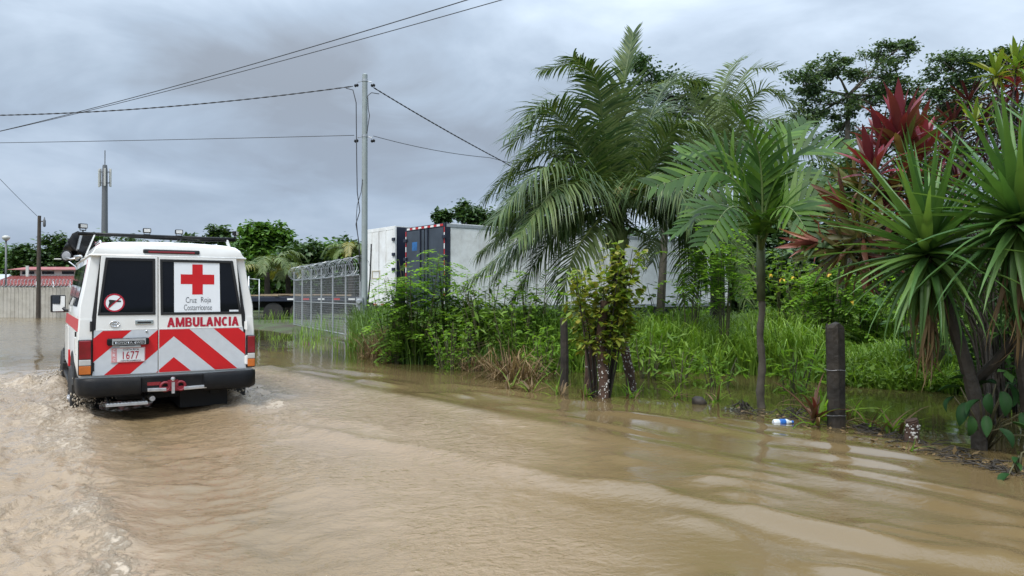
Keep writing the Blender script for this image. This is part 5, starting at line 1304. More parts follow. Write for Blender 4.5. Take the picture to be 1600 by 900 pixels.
# trees behind the ambulance
LT = 'trees behind the ambulance and fence'
Y = 46
tree('broad_tree', 'bright round-topped tree right of the ambulance roof', (P(425, HOR, Y).x, Y, 0.05),
     [lobe(405, 365, Y, 25, 16), lobe(432, 368, Y, 24, 18), lobe(395, 395, Y, 30, 24), lobe(440, 400, Y, 32, 26), lobe(418, 425, Y, 40, 26)], 'treelight', 0.40, 90, 15, 0.25, 0.7, LT, csize=0.42)
Y = 52
tree('broad_tree', 'thin-crowned tree rising just behind the ambulance roof bar', (P(330, HOR, Y).x, Y, 0.05),
     [lobe(310, 372, Y, 26, 12), lobe(340, 362, Y, 24, 12), lobe(360, 378, Y, 22, 14), lobe(325, 390, Y, 40, 16)], 'tree', 0.42, 34, 13, 0.2, 0.6, LT, csize=0.36)
for i, (px, py, rx_, rz_, mm_, lab) in enumerate(((475, 400, 34, 22, 'tree', 'mid green tree beyond the left end of the razor wire'), (515, 398, 32, 20, 'treelight', 'fresh green tree crown above the middle of the razor wire'), (550, 395, 26, 24, 'tree', 'tree crown showing between razor wire and utility pole'), (480, 440, 60, 26, 'treedark', 'dark undergrowth tree behind the wire fence'), (555, 440, 40, 30, 'treedark', 'dark leafy tree low behind the utility pole'))):
    Y = 44 + i * 1.5
    tree('broad_tree', lab, (P(px, HOR, Y).x, Y, 0.05), [lobe(px, py, Y, rx_, rz_), lobe(px - rx_ * 0.6, py + 14, Y, rx_ * 0.7, rz_ * 0.8), lobe(px + rx_ * 0.6, py + 16, Y, rx_ * 0.7, rz_ * 0.8), lobe(px, py + 34, Y, rx_, rz_)], mm_, 0.40, 90, 14, 0.2, 0.7, LT, csize=0.42)
# small palms behind the ambulance
def small_palm(label, px, py, Y, r, seedn, m='coco2'):
    c = P(px, py, Y); o = empty('small_palm', (c.x, Y, 0.0), 0, label, 'palm', 'small palms behind the gate')
    mb = MB(); mb.tube([(0, 0, -0.2), (0.03, 0, c.z * 0.5), (0, 0, c.z)], [0.2, 0.16, 0.13], 8); mb.build('trunk', F['palmtrunk'], o, True)
    for i in range(11):
        a = 2 * math.pi * i / 11 + seedn; el = U(0.25, 1.1)
        d = Vector((math.cos(a), math.sin(a) * 0.8, 0)); L_ = r * U(0.8, 1.1)
        path = [c, c + d * L_ * 0.4 + Zv * L_ * 0.45 * el, c + d * L_ * 0.8 + Zv * L_ * 0.4 * el, c + d * L_ * 1.05 - Zv * L_ * (0.25 - 0.25 * el)]
        frond(o, Vector((c.x, Y, 0)), path, 22, r * 0.36, 0.09, 0.6, 'cocoyellow' if i in (2, 7) else m, 'rachis_dark', seg=3)
small_palm('small palm with drooping yellowish fronds right of the ambulance window', 417, 425, 38, 2.1, 0.3)
small_palm('small dark palm just left of the wire fence top', 450, 430, 40, 1.7, 1.3)
small_palm('feathery palm behind the razor wire near the pole', 548, 400, 41, 1.6, 0.8)
# far left tree line
FT = 'far left tree line'
Y = 95
for px, py, rx_, rz_, mm_, lab in ((85, 385, 22, 20, 'tree', 'tall rounded tree rising behind the dark wooden pole'), (100, 405, 22, 22, 'treedark', 'dark tree just left of the ambulance siren'), (38, 392, 16, 10, 'tree', 'low tree crown between globe lamp and wooden pole'), (10, 400, 26, 14, 'treelight', 'pale green tree at the far left edge behind the globe lamp'), (55, 412, 40, 14, 'treedark', 'dark low tree above the red roof'), (120, 400, 20, 16, 'treedark', 'dark tree behind the ambulance roof corner'), (-30, 405, 30, 18, 'tree', 'tree cut by the left edge'), (150, 378, 26, 10, 'tree', 'low treetop behind the phone mast'), (205, 385, 30, 10, 'tree', 'low treetop left of the centre work lamps'), (265, 388, 30, 10, 'tree', 'low treetop behind the middle of the roof bar')):
    tree('far_tree', lab, (P(px, HOR, Y).x, Y, 0.05), [lobe(px, py, Y, rx_, rz_), lobe(px - rx_ * 0.7, py + 14, Y, rx_ * 0.8, rz_), lobe(px + rx_ * 0.7, py + 15, Y, rx_ * 0.8, rz_), lobe(px, py + 32, Y, rx_, rz_)], mm_, 0.65, 70, 13, 0.3, 0.7, FT, csize=0.42)
    Y += 2.2
# closing wood behind everything on the right and behind the yard
def wood(name, label, segs, m, leaf, n):
    lb = MB()
    for (xa, ya, xb, yb_, h, th_) in segs:
        for i in range(n):
            t = rnd.random(); hh_ = h * (0.75 + 0.25 * math.sin(t * 23 + xa) * math.cos(t * 11))
            p = Vector((xa + (xb - xa) * t + rnd.gauss(0, th_ * 0.5), ya + (yb_ - ya) * t + rnd.gauss(0, th_ * 0.5), hh_ * (1 - rnd.random() ** 1.6)))
            d = Vector((U(-1, 1), U(-1, 1), U(-0.7, 0.4))).normalized(); s_v = d.cross(Vector((U(-.5, .5), U(-.5, .5), 1))).normalized()
            l_ = leaf * U(0.6, 1.3)
            lb.add([p, p + d * l_ * .5 - s_v * l_ * .32, p + d * l_, p + d * l_ * .5 + s_v * l_ * .32], [(0, 1, 2), (0, 2, 3)])
    return tag(lb.build(name, F[m]), label, 'woodland', kind='stuff')
wood('far_wood', 'dark mass of trees closing the view behind the yard', [(-24, 56, 6, 60, 3.6, 2.5), (2, 52, 34, 48, 7.5, 2.5), (8, 44, 30, 40, 4.5, 2), (34, 48, 60, 30, 9, 3)], 'treedark', 0.55, 30000)
wood('far_wood', 'low green band of trees on the left horizon', [(-120, 118, -34, 112, 4.2, 4)], 'tree', 0.8, 9000)
# ------------------------------------------------------------------ grass masses
def blades(name, label, pts_fn, n, h0, h1, w, m, lean=0.5, cat='grass'):
    lb = MB(); k_ = 0; tries = 0
    while k_ < n and tries < n * 12:
        tries += 1
        p = pts_fn()
        if p is None: continue
        x, y, hs = p
        z = gz_fast(x, y); h = U(h0, h1) * hs
        a = U(0, 6.283); ln = U(0.15, lean) * h
        dx, dy = math.cos(a) * ln, math.sin(a) * ln
        b_ = a + 1.57 + U(-0.5, 0.5); wx, wy = math.cos(b_) * w * 0.5, math.sin(b_) * w * 0.5
        dr = U(0.0, 0.5) * ln
        lb.add([(x - wx, y - wy, z - 0.05), (x + wx, y + wy, z - 0.05), (x + dx * 0.25 + wx, y + dy * 0.25 + wy, z + h * 0.55), (x + dx * 0.25 - wx, y + dy * 0.25 - wy, z + h * 0.55),
                (x + dx * 0.7 + wx * 0.6, y + dy * 0.7 + wy * 0.6, z + h * 0.92 - dr * 0.2), (x + dx * 0.7 - wx * 0.6, y + dy * 0.7 - wy * 0.6, z + h * 0.92 - dr * 0.2), (x + dx * 1.3, y + dy * 1.3, z + h - dr)],
               [(0, 1, 2, 3), (3, 2, 4, 5), (5, 4, 6)])
        k_ += 1
    return tag(lb.build(name, F[m]), label, cat, kind='stuff')
_gx0, _gx1, _gy0, _gy1, _gn = -12.0, 26.0, 6.0, 32.0, 320
_GT = ground_z(*np.meshgrid(np.linspace(_gx0, _gx1, _gn), np.linspace(_gy0, _gy1, _gn)))
def gz_fast(x, y):
    i = int((x - _gx0) / (_gx1 - _gx0) * (_gn - 1)); j = int((y - _gy0) / (_gy1 - _gy0) * (_gn - 1))
    return float(_GT[min(max(j, 0), _gn - 1), min(max(i, 0), _gn - 1)])
def g_main():
    y = 9.3 + 12.5 * rnd.random() ** 1.5; x = U(0.02, 0.80) * y
    if gz_fast(x, y) < -0.16: return None
    cl = math.sin(x * 2.1 + y * 0.7) * math.cos(y * 1.7 - x) * 0.25 + 0.85
    return x, y, cl * (0.62 if x / y > 0.42 and y < 12.5 else 1.0) * (0.8 + 0.2 * rnd.random())
def g_left():
    y = U(12.2, 21); x = U(-0.22, 0.10) * y
    if gz_fast(x, y) < -0.14: return None
    return x, y, 0.8 + 0.3 * math.sin(x * 3 + y)
def g_dead():
    u = rnd.random()
    c, r_, hs = ((G(595, 560), 0.35, 1.0), (G(635, 562), 0.4, 1.0), (G(672, 564), 0.35, 1.0), (G(792, 592), 0.16, 1.15), (G(812, 596), 0.16, 1.05), (G(740, 580), 0.15, 0.5), (G(880, 606), 0.15, 0.5), (G(615, 555), 0.5, 0.9))[int(u * 8)]
    x, y = rnd.gauss(c.x, r_ * 0.6), rnd.gauss(c.y + 0.2, r_ * 0.5)
    return x, y, hs * U(0.5, 1)
def g_fence():
    c, r_ = ((G(430, 510), 0.5), (G(490, 525), 0.45), (G(470, 538), 0.3), (G(440, 545), 0.35), (G(412, 530), 0.4), (G(550, 548), 0.3), (G(515, 520), 0.35))[int(rnd.random() * 7)]
    return rnd.gauss(c.x, r_), rnd.gauss(c.y, r_ * 0.8), 1.0
blades('tall_grass', 'tall bright green grass on the bank behind the posts', g_main, 52000, 0.45, 1.0, 0.023, 'grass', 0.95)
blades('bank_grass', 'mixed darker grass below the trailers', g_left, 13000, 0.4, 1.0, 0.02, 'grassdark', 0.7)
blades('dead_grass', 'brown dead grass hanging at the water edge', g_dead, 3600, 0.35, 0.95, 0.016, 'deadgrass', 1.1, 'dead grass')
blades('fence_grass', 'grass tufts growing from the water by the wire fence', g_fence, 520, 0.25, 0.62, 0.016, 'grass', 0.7)
# low leafy cover along the water edge under the strap-leaved plants
lb = MB()
for i in range(9000):
    y = 9.3 + 5.0 * rnd.random() ** 1.4; x = y * U(0.40, 0.80)
    z = gz_fast(x, y)
    if z < -0.2: continue
    p = Vector((x, y, max(z, -0.02) + U(0.0, 0.28)))
    d = Vector((U(-1, 1), U(-1, 0.6), U(-0.3, 0.5))).normalized(); s_v = d.cross(Vector((U(-.4, .4), U(-.4, .4), 1))).normalized(); l_ = U(0.05, 0.11)
    lb.add([p, p + d * l_ * .5 - s_v * l_ * .36, p + d * l_, p + d * l_ * .5 + s_v * l_ * .36], [(0, 1, 2), (0, 2, 3)])
tag(lb.build('ground_cover', F['weed2']), 'low leafy ground cover at the water edge on the right', 'ground cover', kind='stuff')

# ------------------------------------------------------------------ shrubs and weeds
def feather(mb, p, d, ln, pairs, lw):
    """a compound leaf: a drooping stalk with pairs of small leaflets"""
    q = p.copy(); dd = d.copy()
    for i in range(pairs):
        dd = (dd + Vector((0, 0, -0.13))).normalized(); q2 = q + dd * (ln / pairs)
        s_v = dd.cross(Zv)
        if s_v.length < 0.1: s_v = Vector((1, 0, 0))
        s_v.normalize()
        l_ = lw * (0.7 + 0.6 * math.sin(math.pi * (i + 0.6) / pairs))
        for s in (-1, 1):
            a = (s_v * s + dd * 0.45 + Vector((0, 0, U(-0.35, 0.2)))).normalized(); b_ = a.cross(Zv).normalized() * l_ * 0.26
            mb.add([q2, q2 + a * l_ * 0.5 - b_, q2 + a * l_, q2 + a * l_ * 0.5 + b_], [(0, 1, 2), (0, 2, 3)])
        q = q2
    mb.add([p, p + Vector((0.004, 0, 0.004)), q], [(0, 1, 2)])
def shrub(name, label, base, h, spread, nst, m, style='feather', leaf=0.07, nleaf=11, low=0.25, cat='shrub', group='weeds and shrubs on the bank', stemm='stem', pairs=7, lean=(0, 0), r=0.012):
    o = empty(name, base, 0, label, cat, group)
    sb = MB(); lb = MB()
    for k_ in range(nst):
        a = U(0, 6.283); sp = spread * math.sqrt(rnd.random())
        hh_ = h * U(0.65, 1.05)
        top = Vector((math.cos(a) * sp + lean[0] * hh_, math.sin(a) * sp * 0.8 + lean[1] * hh_, hh_))
        b0 = Vector((math.cos(a) * sp * 0.2, math.sin(a) * sp * 0.2, -0.25))
        path = spline([b0, b0.lerp(top, 0.5) + Vector((U(-.05, .05), U(-.05, .05), 0.06 * h)), top], 8)
        sb.tube(path, [r * (1 - 0.75 * i / 8) for i in range(9)], 4, cap=False)
        for i in range(nleaf):
            f_ = low + (1 - low) * (i + rnd.random()) / nleaf
            p = path[min(7, int(f_ * 8))].lerp(path[min(8, int(f_ * 8) + 1)], f_ * 8 % 1)
            az = U(0, 6.283); d = Vector((math.cos(az), math.sin(az), U(-0.1, 0.9))).normalized()
            if style == 'feather': feather(lb, p, d, leaf * U(3.5, 5.5), pairs, leaf)
            else:
                q = p + d * leaf * U(0.6, 2.0); n_ = 3 if style == 'tri' else 1
                for j in range(n_ + 1):
                    d2 = (d + Vector((U(-.9, .9), U(-.9, .9), U(-.9, .2)))).normalized(); s_v = d2.cross(Vector((U(-.4, .4), U(-.4, .4), 1))).normalized(); l_ = leaf * U(0.7, 1.4)
                    wd_ = 0.13 if style == 'blade' else 0.34
                    lb.add([q, q + d2 * l_ * .5 - s_v * l_ * wd_, q + d2 * l_ - Vector((0, 0, l_ * 0.15)), q + d2 * l_ * .5 + s_v * l_ * wd_], [(0, 1, 2), (0, 2, 3)])
    sb.build('stem', F[stemm], o, True); lb.build('foliage', F[m], o)
    return o
def gb(px, Y, z=None):
    x = (px - 800) / FPX * Y
    return Vector((x, Y, max(-0.05, gz_fast(x, Y)) if z is None else z))
def hgt(py, Y): return CAM_H + (HOR - py) / FPX * Y
SH = [  # name, label, px, Y, top py, spread, stems, material, style, leaf, nleaf
 ('feathery_weed', 'tall feathery weed in front of the dark trailer doors', 655, 13.6, 408, 0.62, 12, 'weed', 'feather', 0.085, 12),
 ('feathery_weed', 'feathery weed below the white-doored trailer', 622, 13.8, 448, 0.5, 9, 'weed', 'feather', 0.08, 11),
 ('feathery_weed', 'feathery weed against the left end of the pale trailer side', 695, 14.0, 415, 0.55, 10, 'weed', 'feather', 0.08, 12),
 ('leafy_weed', 'leafy weed with narrow leaves under the drooping left palm fronds', 765, 13.2, 450, 0.6, 12, 'weed2', 'blade', 0.20, 12),
 ('leafy_weed', 'low leafy weed between dead grass and the vine-covered stem', 705, 12.6, 505, 0.5, 12, 'weed', 'simple', 0.09, 12),
 ('vine_stem', 'slim dark stem wrapped in small leaves at the water edge', 735, 12.4, 490, 0.05, 3, 'weed2', 'simple', 0.07, 26),
 ('feathery_weed', 'light feathery weed under the long left palm frond', 745, 13.8, 432, 0.5, 9, 'weed', 'feather', 0.085, 11),
 ('feathery_weed', 'slender feathery weed left of the yellow frond midrib', 838, 12.9, 428, 0.42, 7, 'weed', 'feather', 0.085, 10),
 ('leafy_weed', 'dark leafy weed behind the dead brown clump', 805, 12.6, 478, 0.55, 12, 'weed2', 'simple', 0.11, 12),
 ('leafy_weed', 'green weed between the dead clump and the dark thin post', 852, 11.8, 520, 0.45, 10, 'weed', 'blade', 0.16, 11),
 ('leafy_weed', 'small weed right of the leaning mottled stump', 1010, 11.2, 525, 0.4, 9, 'weed2', 'blade', 0.18, 10),
 ('leafy_weed', 'broad-leaved weed against the trailer right of the nut cluster', 1040, 14.6, 455, 0.6, 10, 'weed', 'simple', 0.15, 10),
 ('thin_sapling', 'thin-stemmed sapling with feathery crown in front of the trailer end', 1075, 13.0, 378, 0.32, 5, 'weed', 'feather', 0.085, 12),
 ('thin_sapling', 'taller thin sapling with feathery crown left of the young palm', 1130, 12.4, 372, 0.36, 5, 'weed', 'feather', 0.085, 12),
 ('leafy_weed', 'leafy bush right behind the young palm trunk', 1215, 14.5, 400, 0.75, 14, 'weed2', 'simple', 0.13, 14),
 ('leafy_weed', 'leafy bush with yellow flecks behind the young palm', 1262, 14.0, 395, 0.8, 15, 'weed2', 'tri', 0.12, 12),
 ('feathery_weed', 'feathery weed behind the big wooden post', 1300, 12.6, 418, 0.6, 11, 'weed', 'feather', 0.09, 12),
 ('feathery_weed', 'feathery weed between wooden post and red-leaved plants', 1345, 12.8, 430, 0.6, 11, 'weed', 'feather', 0.085, 12),
 ('leafy_weed', 'leafy bush under the drooping red-leaved plant', 1395, 13.2, 440, 0.8, 14, 'weed2', 'tri', 0.12, 12),
 ('leafy_weed', 'leafy bush seen below the strap-leaved rosette', 1460, 12.2, 470, 0.75, 14, 'weed', 'simple', 0.12, 12),
 ('leafy_weed', 'dark leafy bush behind the strap-leaved trunks', 1560, 8.4, 380, 0.65, 22, 'broad', 'simple', 0.12, 20),
 ('leafy_weed', 'dark leafy bush at the right edge behind the trunks', 1620, 7.6, 330, 0.6, 22, 'broad', 'simple', 0.14, 14),
 ('leafy_weed', 'shaded leafy bush behind the red-leaved heads', 1450, 10.2, 330, 0.7, 16, 'broad', 'simple', 0.15, 14),
 ('leafy_weed', 'reedy weed at the left foot of the big wooden post', 1240, 9.6, 545, 0.3, 7, 'weed', 'blade', 0.17, 9),
 ('leafy_weed', 'thin weed standing in water left of the young palm', 1060, 10.4, 545, 0.3, 6, 'weed2', 'blade', 0.16, 9),
 ('leafy_weed', 'sparse weed stalks in water before the tall grass', 1125, 10.2, 555, 0.35, 7, 'weed', 'blade', 0.15, 9),
]
for nm, lab, px, Y, tp_, sp, ns, m, sty, lf, nl in SH:
    b0 = gb(px, Y)
    shrub(nm, lab, b0, (hgt(tp_, Y) - b0.z) * 1.06, sp * 1.05, int(ns * (1.2 if sty == 'feather' else 1.1)), m, sty, lf * (1.2 if sty == 'feather' else 0.85), int(nl * 1.35), low=0.62 if nm == 'thin_sapling' else (0.1 if nm == 'vine_stem' else 0.2), stemm='barkdark' if nm in ('vine_stem',) else 'stem', r=0.016)
# yellow leaves among the bushes
for i, (px, py, Y, lab) in enumerate(((1203, 428, 13.4, 'yellow leaf cluster nearest the young palm trunk'), (1238, 432, 13.3, 'yellow leaf cluster third from the young palm trunk'), (1222, 436, 13.3, 'yellow leaf cluster second from the young palm trunk'), (1298, 428, 12.0, 'yellow leaf cluster straight above the big wooden post'), (1330, 470, 12.0, 'lowest yellow leaf cluster, right of the big wooden post'), (1275, 455, 12.4, 'yellow leaf cluster above the left edge of the big wooden post'))):
    mb = MB(); c = P(px, py, Y)
    for j in range(4): leaflet(mb, Vector((U(-.03, .03), U(-.03, .03), 0.0)), Vector((U(-1, 1), U(-1, 0), U(-1, 0.2))).normalized(), 0.08, 0.04, Zv, 0.3, 3)
    if i == 0: F['yel'] = foliage('bright_yellow_petal', [(0.42, 0.27, 0.02), (0.5, 0.34, 0.03)], 0.5, 0.3)
    tag(mb.build('yellow_leaf_cluster', F['yel'], None, loc=c), lab, 'leaf cluster', 'yellow leaf clusters')

# ------------------------------------------------------------------ posts and stumps in the water
b = G(1306, 667)
po = empty('fence_post', b, 0, 'thick black weathered wooden post standing in the flood', 'post', 'old fence posts')
zt = hgt(507, b.y)
mb = MB(); Mz = []
for i, (z, w) in enumerate(((-0.4, 0.088), (0.0, 0.086), (0.3, 0.083), (0.62, 0.084), (zt - 0.03, 0.080), (zt, 0.070))):
    ring_ = []
    for k_ in range(10):
        a = 2 * math.pi * k_ / 10 + 0.3; rr = w * (1.0 + 0.10 * math.sin(k_ * 2.7 + z * 2) + 0.05 * math.cos(k_ * 5.1)); rr *= 1.08 if k_ % 3 == 0 else 0.97
        ring_.append((rr * math.cos(a) - 0.018 * (z / zt), rr * math.sin(a), z + (0.02 * math.sin(k_ * 1.9) if i == 5 else 0)))
    Mz.append(ring_)
lo_ = loft(Mz); lo_.build('timber', F['post'], po, False, bevel=0.006)
for z in (0.55, 0.12):
    mb = MB(); mb.tube([(0.094 * math.cos(a) - 0.01, 0.094 * math.sin(a), z + 0.004 * math.sin(3 * a)) for a in [2 * math.pi * i / 14 for i in range(15)]], 0.002, 4); mb.build('wire_loop', M['steelrim'], po)
b = G(881, 603)
po = empty('fence_post', b, 0, 'thin dark post standing in water beside the yellow-leaved stump shrub', 'post', 'old fence posts')
mb = MB(); mb.tube([(0.0, 0, -0.3), (0.01, 0, 0.4), (0.0, 0, hgt(497, b.y))], [0.062, 0.058, 0.05], 9); mb.build('timber', F['post'], po, 'auto')
M['lichen'] = mat('white_lichen', (0.58, 0.57, 0.53), 0.8, var=0.15)
def stump(nm, label, base, pts, rad, nsp, cat='stump', spots=(0.0, 0.75)):
    o = empty(nm, base, 0, label, cat, 'mottled stumps')
    path = spline(pts, 14)
    mb = MB(); mb.tube(path, [rad * (1.12 - 0.25 * i / 14 + 0.08 * math.sin(i * 2.3)) for i in range(15)], 10); mb.build('stem', mat('rough_red_brown_bark', (0.075, 0.042, 0.028), 0.85, var=0.4, scale=10, bump=0.8, bscale=22) if 'rough_red_brown_bark' not in bpy.data.materials else bpy.data.materials['rough_red_brown_bark'], o, 'auto')
    sp = MB()
    for i in range(int(nsp * 1.6)):
        f_ = U(*spots); p = path[int(f_ * 13)].lerp(path[int(f_ * 13) + 1], rnd.random()); a = U(math.pi, 2 * math.pi); r_ = U(0.003, 0.011)
        c = p + Vector((math.cos(a), math.sin(a), 0)) * rad * 1.02
        sp.lathe([(r_ * 0.6, -0.006), (r_, 0.0), (r_ * 0.6, 0.006)], 7, c, Matrix.Rotation(a - math.pi / 2, 3, 'Z') @ Matrix.Rotation(R(90), 3, 'X') @ Matrix.Diagonal((U(0.7, 1.3), U(0.7, 1.6), 1)))
    tag(sp.build('lichen_spots', M['lichen'], o), kind='stuff')
    return o
b = G(938, 622)
stump('mottled_stump', 'upright stump spotted white with lichen under the yellow-leaved shrub', b, [(0.02, 0, -0.3), (0.04, 0, 0.2), (0.0, 0, 0.7), (0.06, 0, hgt(470, b.y))], 0.062, 70)
b2_ = G(928, 614)
stump('mottled_stump', 'second, darker spotted stump directly left of the upright one', b2_, [(0, 0, -0.3), (-0.03, 0, 0.4), (-0.02, 0, 0.85), (-0.10, 0, 1.05)], 0.055, 30)
b3_ = G(985, 610)
stump('mottled_stump', 'short leaning stump spotted with lichen, right of the yellow-leaved shrub', b3_, [(0.03, 0, -0.3), (0.0, 0, 0.15), (-0.08, 0, 0.55), (-0.13, 0, hgt(523, b3_.y))], 0.062, 60, spots=(0.15, 0.95))
bs = Vector((b.x, b.y + 0.15, 0.0))
shrub('yellowing_shrub', 'shrub with yellow-green turning leaves growing from the mottled stumps', bs, hgt(396, b.y), 0.48, 18, 'yellowleaf', 'tri', 0.090, 34, low=0.42, stemm='barkdark', r=0.014)
b4 = G(895, 600)
stump('mottled_stump', 'thin dark dead stem between the thin post and the mottled stumps', Vector((G(915, 606).x, G(915, 606).y, 0)), [(0, 0, -0.2), (0.02, 0, 0.4), (-0.02, 0, 0.9)], 0.03, 3)

# ------------------------------------------------------------------ strap-leaved rosettes (right foreground)
def strap_mesh(name, wid, droop, m, fold=0.25, seg=7, taper=0.75, tipw=0.0):
    """unit-length leaf along +Y, folded along its midrib, bending down by droop"""
    mb = MB(); vs = []; fs = []
    y = z = 0.0; ang = 0.0
    for i in range(seg + 1):
        f_ = i / seg
        w = wid * (0.55 + 0.45 * math.sin(math.pi * min(1, f_ * 1.6 + 0.1))) * (1 if f_ < 0.45 else max(0.02, 1 - ((f_ - 0.45) / 0.55) ** 1.6)) if tipw == 0 else wid * max(0.03, math.sin(math.pi * (0.06 + 0.94 * f_)) ** tipw)
        vs += [(-w / 2, y, z + w * fold), (0, y, z), (w / 2, y, z + w * fold)]
        ang += droop / seg * (0.4 + 1.2 * f_)
        y += math.cos(ang) / seg; z -= math.sin(ang) / seg
    for i in range(seg):
        a = 3 * i; fs += [(a, a + 1, a + 4, a + 3), (a + 1, a + 2, a + 5, a + 4)]
    mb.add(vs, fs)
    return mb.mesh(name, F[m], smooth=True, recalc=False)
STRAP = [strap_mesh('leaf', 0.070, d, 'spike', 0.28) for d in (0.05, 0.16, 0.3, 0.42, 0.6, 0.85, 1.15)]
DRY = [strap_mesh('dry_leaf', 0.055, d, 'tired', 0.5) for d in (0.5, 1.3)]
def leaf_at(name, me, parent, p, az, el, ln, roll=0.0, wide=1.0):
    Mx = Matrix.Translation(p) @ Matrix.Rotation(az, 4, 'Z') @ Matrix.Rotation(el, 4, 'X') @ Matrix.Rotation(roll, 4, 'Y') @ Matrix.Diagonal((ln * wide, ln, ln, 1))
    return place(name, me, parent, mw=Mx)
def rosette(parent, c, n, ln, meshes, el_hi=85, el_lo=-60, name='leaf', pw=0.85, wide=1.0, axis=None):
    ga = 2.39996; a0 = U(0, 6.28)
    Ax = Matrix.Identity(4) if axis is None else Zv.rotation_difference(Vector(axis).normalized()).to_matrix().to_4x4()
    for i in range(n):
        f_ = (i + 0.5) / n
        el = R(el_hi + (el_lo - el_hi) * f_ ** pw + U(-6, 6))
        me = meshes[min(len(meshes) - 1, int((f_ * 0.999) * len(meshes)))] if not isinstance(meshes, dict) else None
        az = a0 + i * ga + U(-0.15, 0.15)
        l_ = ln * (0.72 + 0.28 * math.sin(math.pi * min(1, f_ * 1.2 + 0.15))) * U(0.88, 1.08)
        loc = c + (Ax @ Vector((0, 0, 0.16 * ln * (0.5 - f_))))
        Mx = Matrix.Translation(loc) @ Ax @ Matrix.Rotation(az, 4, 'Z') @ Matrix.Rotation(el, 4, 'X') @ Matrix.Rotation(U(-0.25, 0.25), 4, 'Y') @ Matrix.Diagonal((l_ * wide, l_, l_, 1))
        place(name, me, parent, mw=Mx)
def strap_plant(label, base, heads, trunks):
    o = empty('strap_leaved_plant', base, 0, label, 'plant', 'strap-leaved plants')
    base = Vector(base)
    for pts, r_ in trunks:
        path = spline([Vector(p) - base for p in pts], 16)
        mb = MB(); mb.tube(path, [r_ * (1.1 - 0.3 * i / 16) + 0.004 * (i % 2) for i in range(17)], 9); mb.build('trunk', F['barkdark'], o, 'auto')
    for c, n, ln, hi, lo in heads:
        rosette(o, Vector(c) - base, n, ln, STRAP, hi, lo)
        for i in range(40):
            a = U(0, 6.28)
            leaf_at('dry_leaf', DRY[i % 2], o, Vector(c) - base + Vector((U(-.05, .05), U(-.05, .05), -0.1 - 0.45 * rnd.random())), a, R(U(-85, -58)), U(0.3, 0.8), U(-0.6, 0.6))
    return o
bA = G(1530, 705)
hA = P(1450, 400, 6.05)
strap_plant('strap-leaved plant whose rosette spreads over the water at right', bA, [(hA, 150, 1.12, 86, -80)],
            [([bA + Vector((0, 0, -0.2)), bA + Vector((-0.03, 0, 0.35)), P(1500, 540, 6.0), hA], 0.055)])
bB = Vector((P(1625, HOR, 5.75).x, 5.75, 0))
hB = P(1592, 350, 5.55)
strap_plant('taller strap-leaved plant cut by the right edge', bB, [(hB, 140, 1.15, 86, -78), (P(1680, 270, 5.9), 70, 1.05, 80, -60), (P(1640, 430, 6.3), 60, 0.95, 80, -80)],
            [([bB + Vector((0, 0, -0.2)), P(1600, 560, 5.7), P(1588, 450, 5.6), hB], 0.065), ([bB + Vector((0.05, 0, -0.2)), P(1650, 450, 5.85), P(1690, 270, 5.9)], 0.05), ([P(1520, 600, 6.1), P(1560, 560, 5.9), P(1592, 520, 5.75)], 0.04)])
# ------------------------------------------------------------------ red-leaved plants
CORD = {m: [strap_mesh('leaf', 0.125 if m in ('tired_pink', 'burgundy', 'bronze') else 0.165, d, m, 0.22, tipw=0.8) for d in (0.1, 0.35, 0.8)] for m in ('wine', 'bronze', 'tired_pink', 'tired_red', 'burgundy', 'croton')}
def head(parent, base, c, n, ln, m, hi, lo, axis=None, wide=1.0):
    rosette(parent, Vector(c) - base, n, ln, CORD[m], hi, lo, wide=wide, axis=axis)
def red_plant(label, bpx, Y, heads, name='red_leaved_plant', group='red-leaved plants'):
    base = gb(bpx, Y, -0.02)
    o = empty(name, base, 0, label, 'plant', group)
    for (px, py, yy, n, ln, m, hi, lo, ax) in heads:
        c = P(px, py, yy)
        path = spline([Vector((U(-.08, .08), U(-.08, .08), -0.1)), Vector((U(-.1, .1) + 0.12 * (c - base).x, 0.1, 0.62 * (c - base).z)), c - base], 10)
        mb = MB(); mb.tube(path, [0.014 - 0.0006 * i for i in range(11)], 6); mb.build('stem', F['barkdark'], o, True)
        head(o, base, c, n, ln, m, hi, lo, ax)
    return o
red_plant('plant with tall upright wine-red leaves above the strap rosettes', 1560, 7.6, [
    (1408, 225, 7.5, 24, 0.62, 'wine', 88, 40, (-0.05, 0, 1)), (1412, 248, 7.45, 14, 0.55, 'bronze', 60, -10, None), (1368, 272, 7.3, 20, 0.52, 'wine', 85, 15, (-0.35, -0.1, 1)), (1440, 250, 7.6, 20, 0.5, 'wine', 85, 0, (0.1, 0, 1)), (1425, 300, 7.5, 22, 0.5, 'bronze', 70, -50, None), (1395, 300, 7.4, 20, 0.5, 'tired_red', 60, -40, None), (1372, 300, 7.25, 16, 0.52, 'bronze', 50, -35, (-0.3, 0, 1)),
    (1385, 240, 7.7, 18, 0.5, 'wine', 85, 10, (-0.2, 0, 1)), (1435, 215, 7.9, 18, 0.45, 'tired_red', 85, 0, None), (1345, 300, 7.6, 18, 0.48, 'bronze', 80, -20, (-0.5, 0, 0.8)), (1400, 330, 7.5, 20, 0.5, 'wine', 70, -50, None), (1450, 330, 7.6, 20, 0.5, 'bronze', 75, -55, None), (1440, 370, 7.4, 18, 0.45, 'burgundy', 60, -60, None), (1380, 370, 7.3, 18, 0.45, 'bronze', 70, -50, (-0.3, 0, 1))])
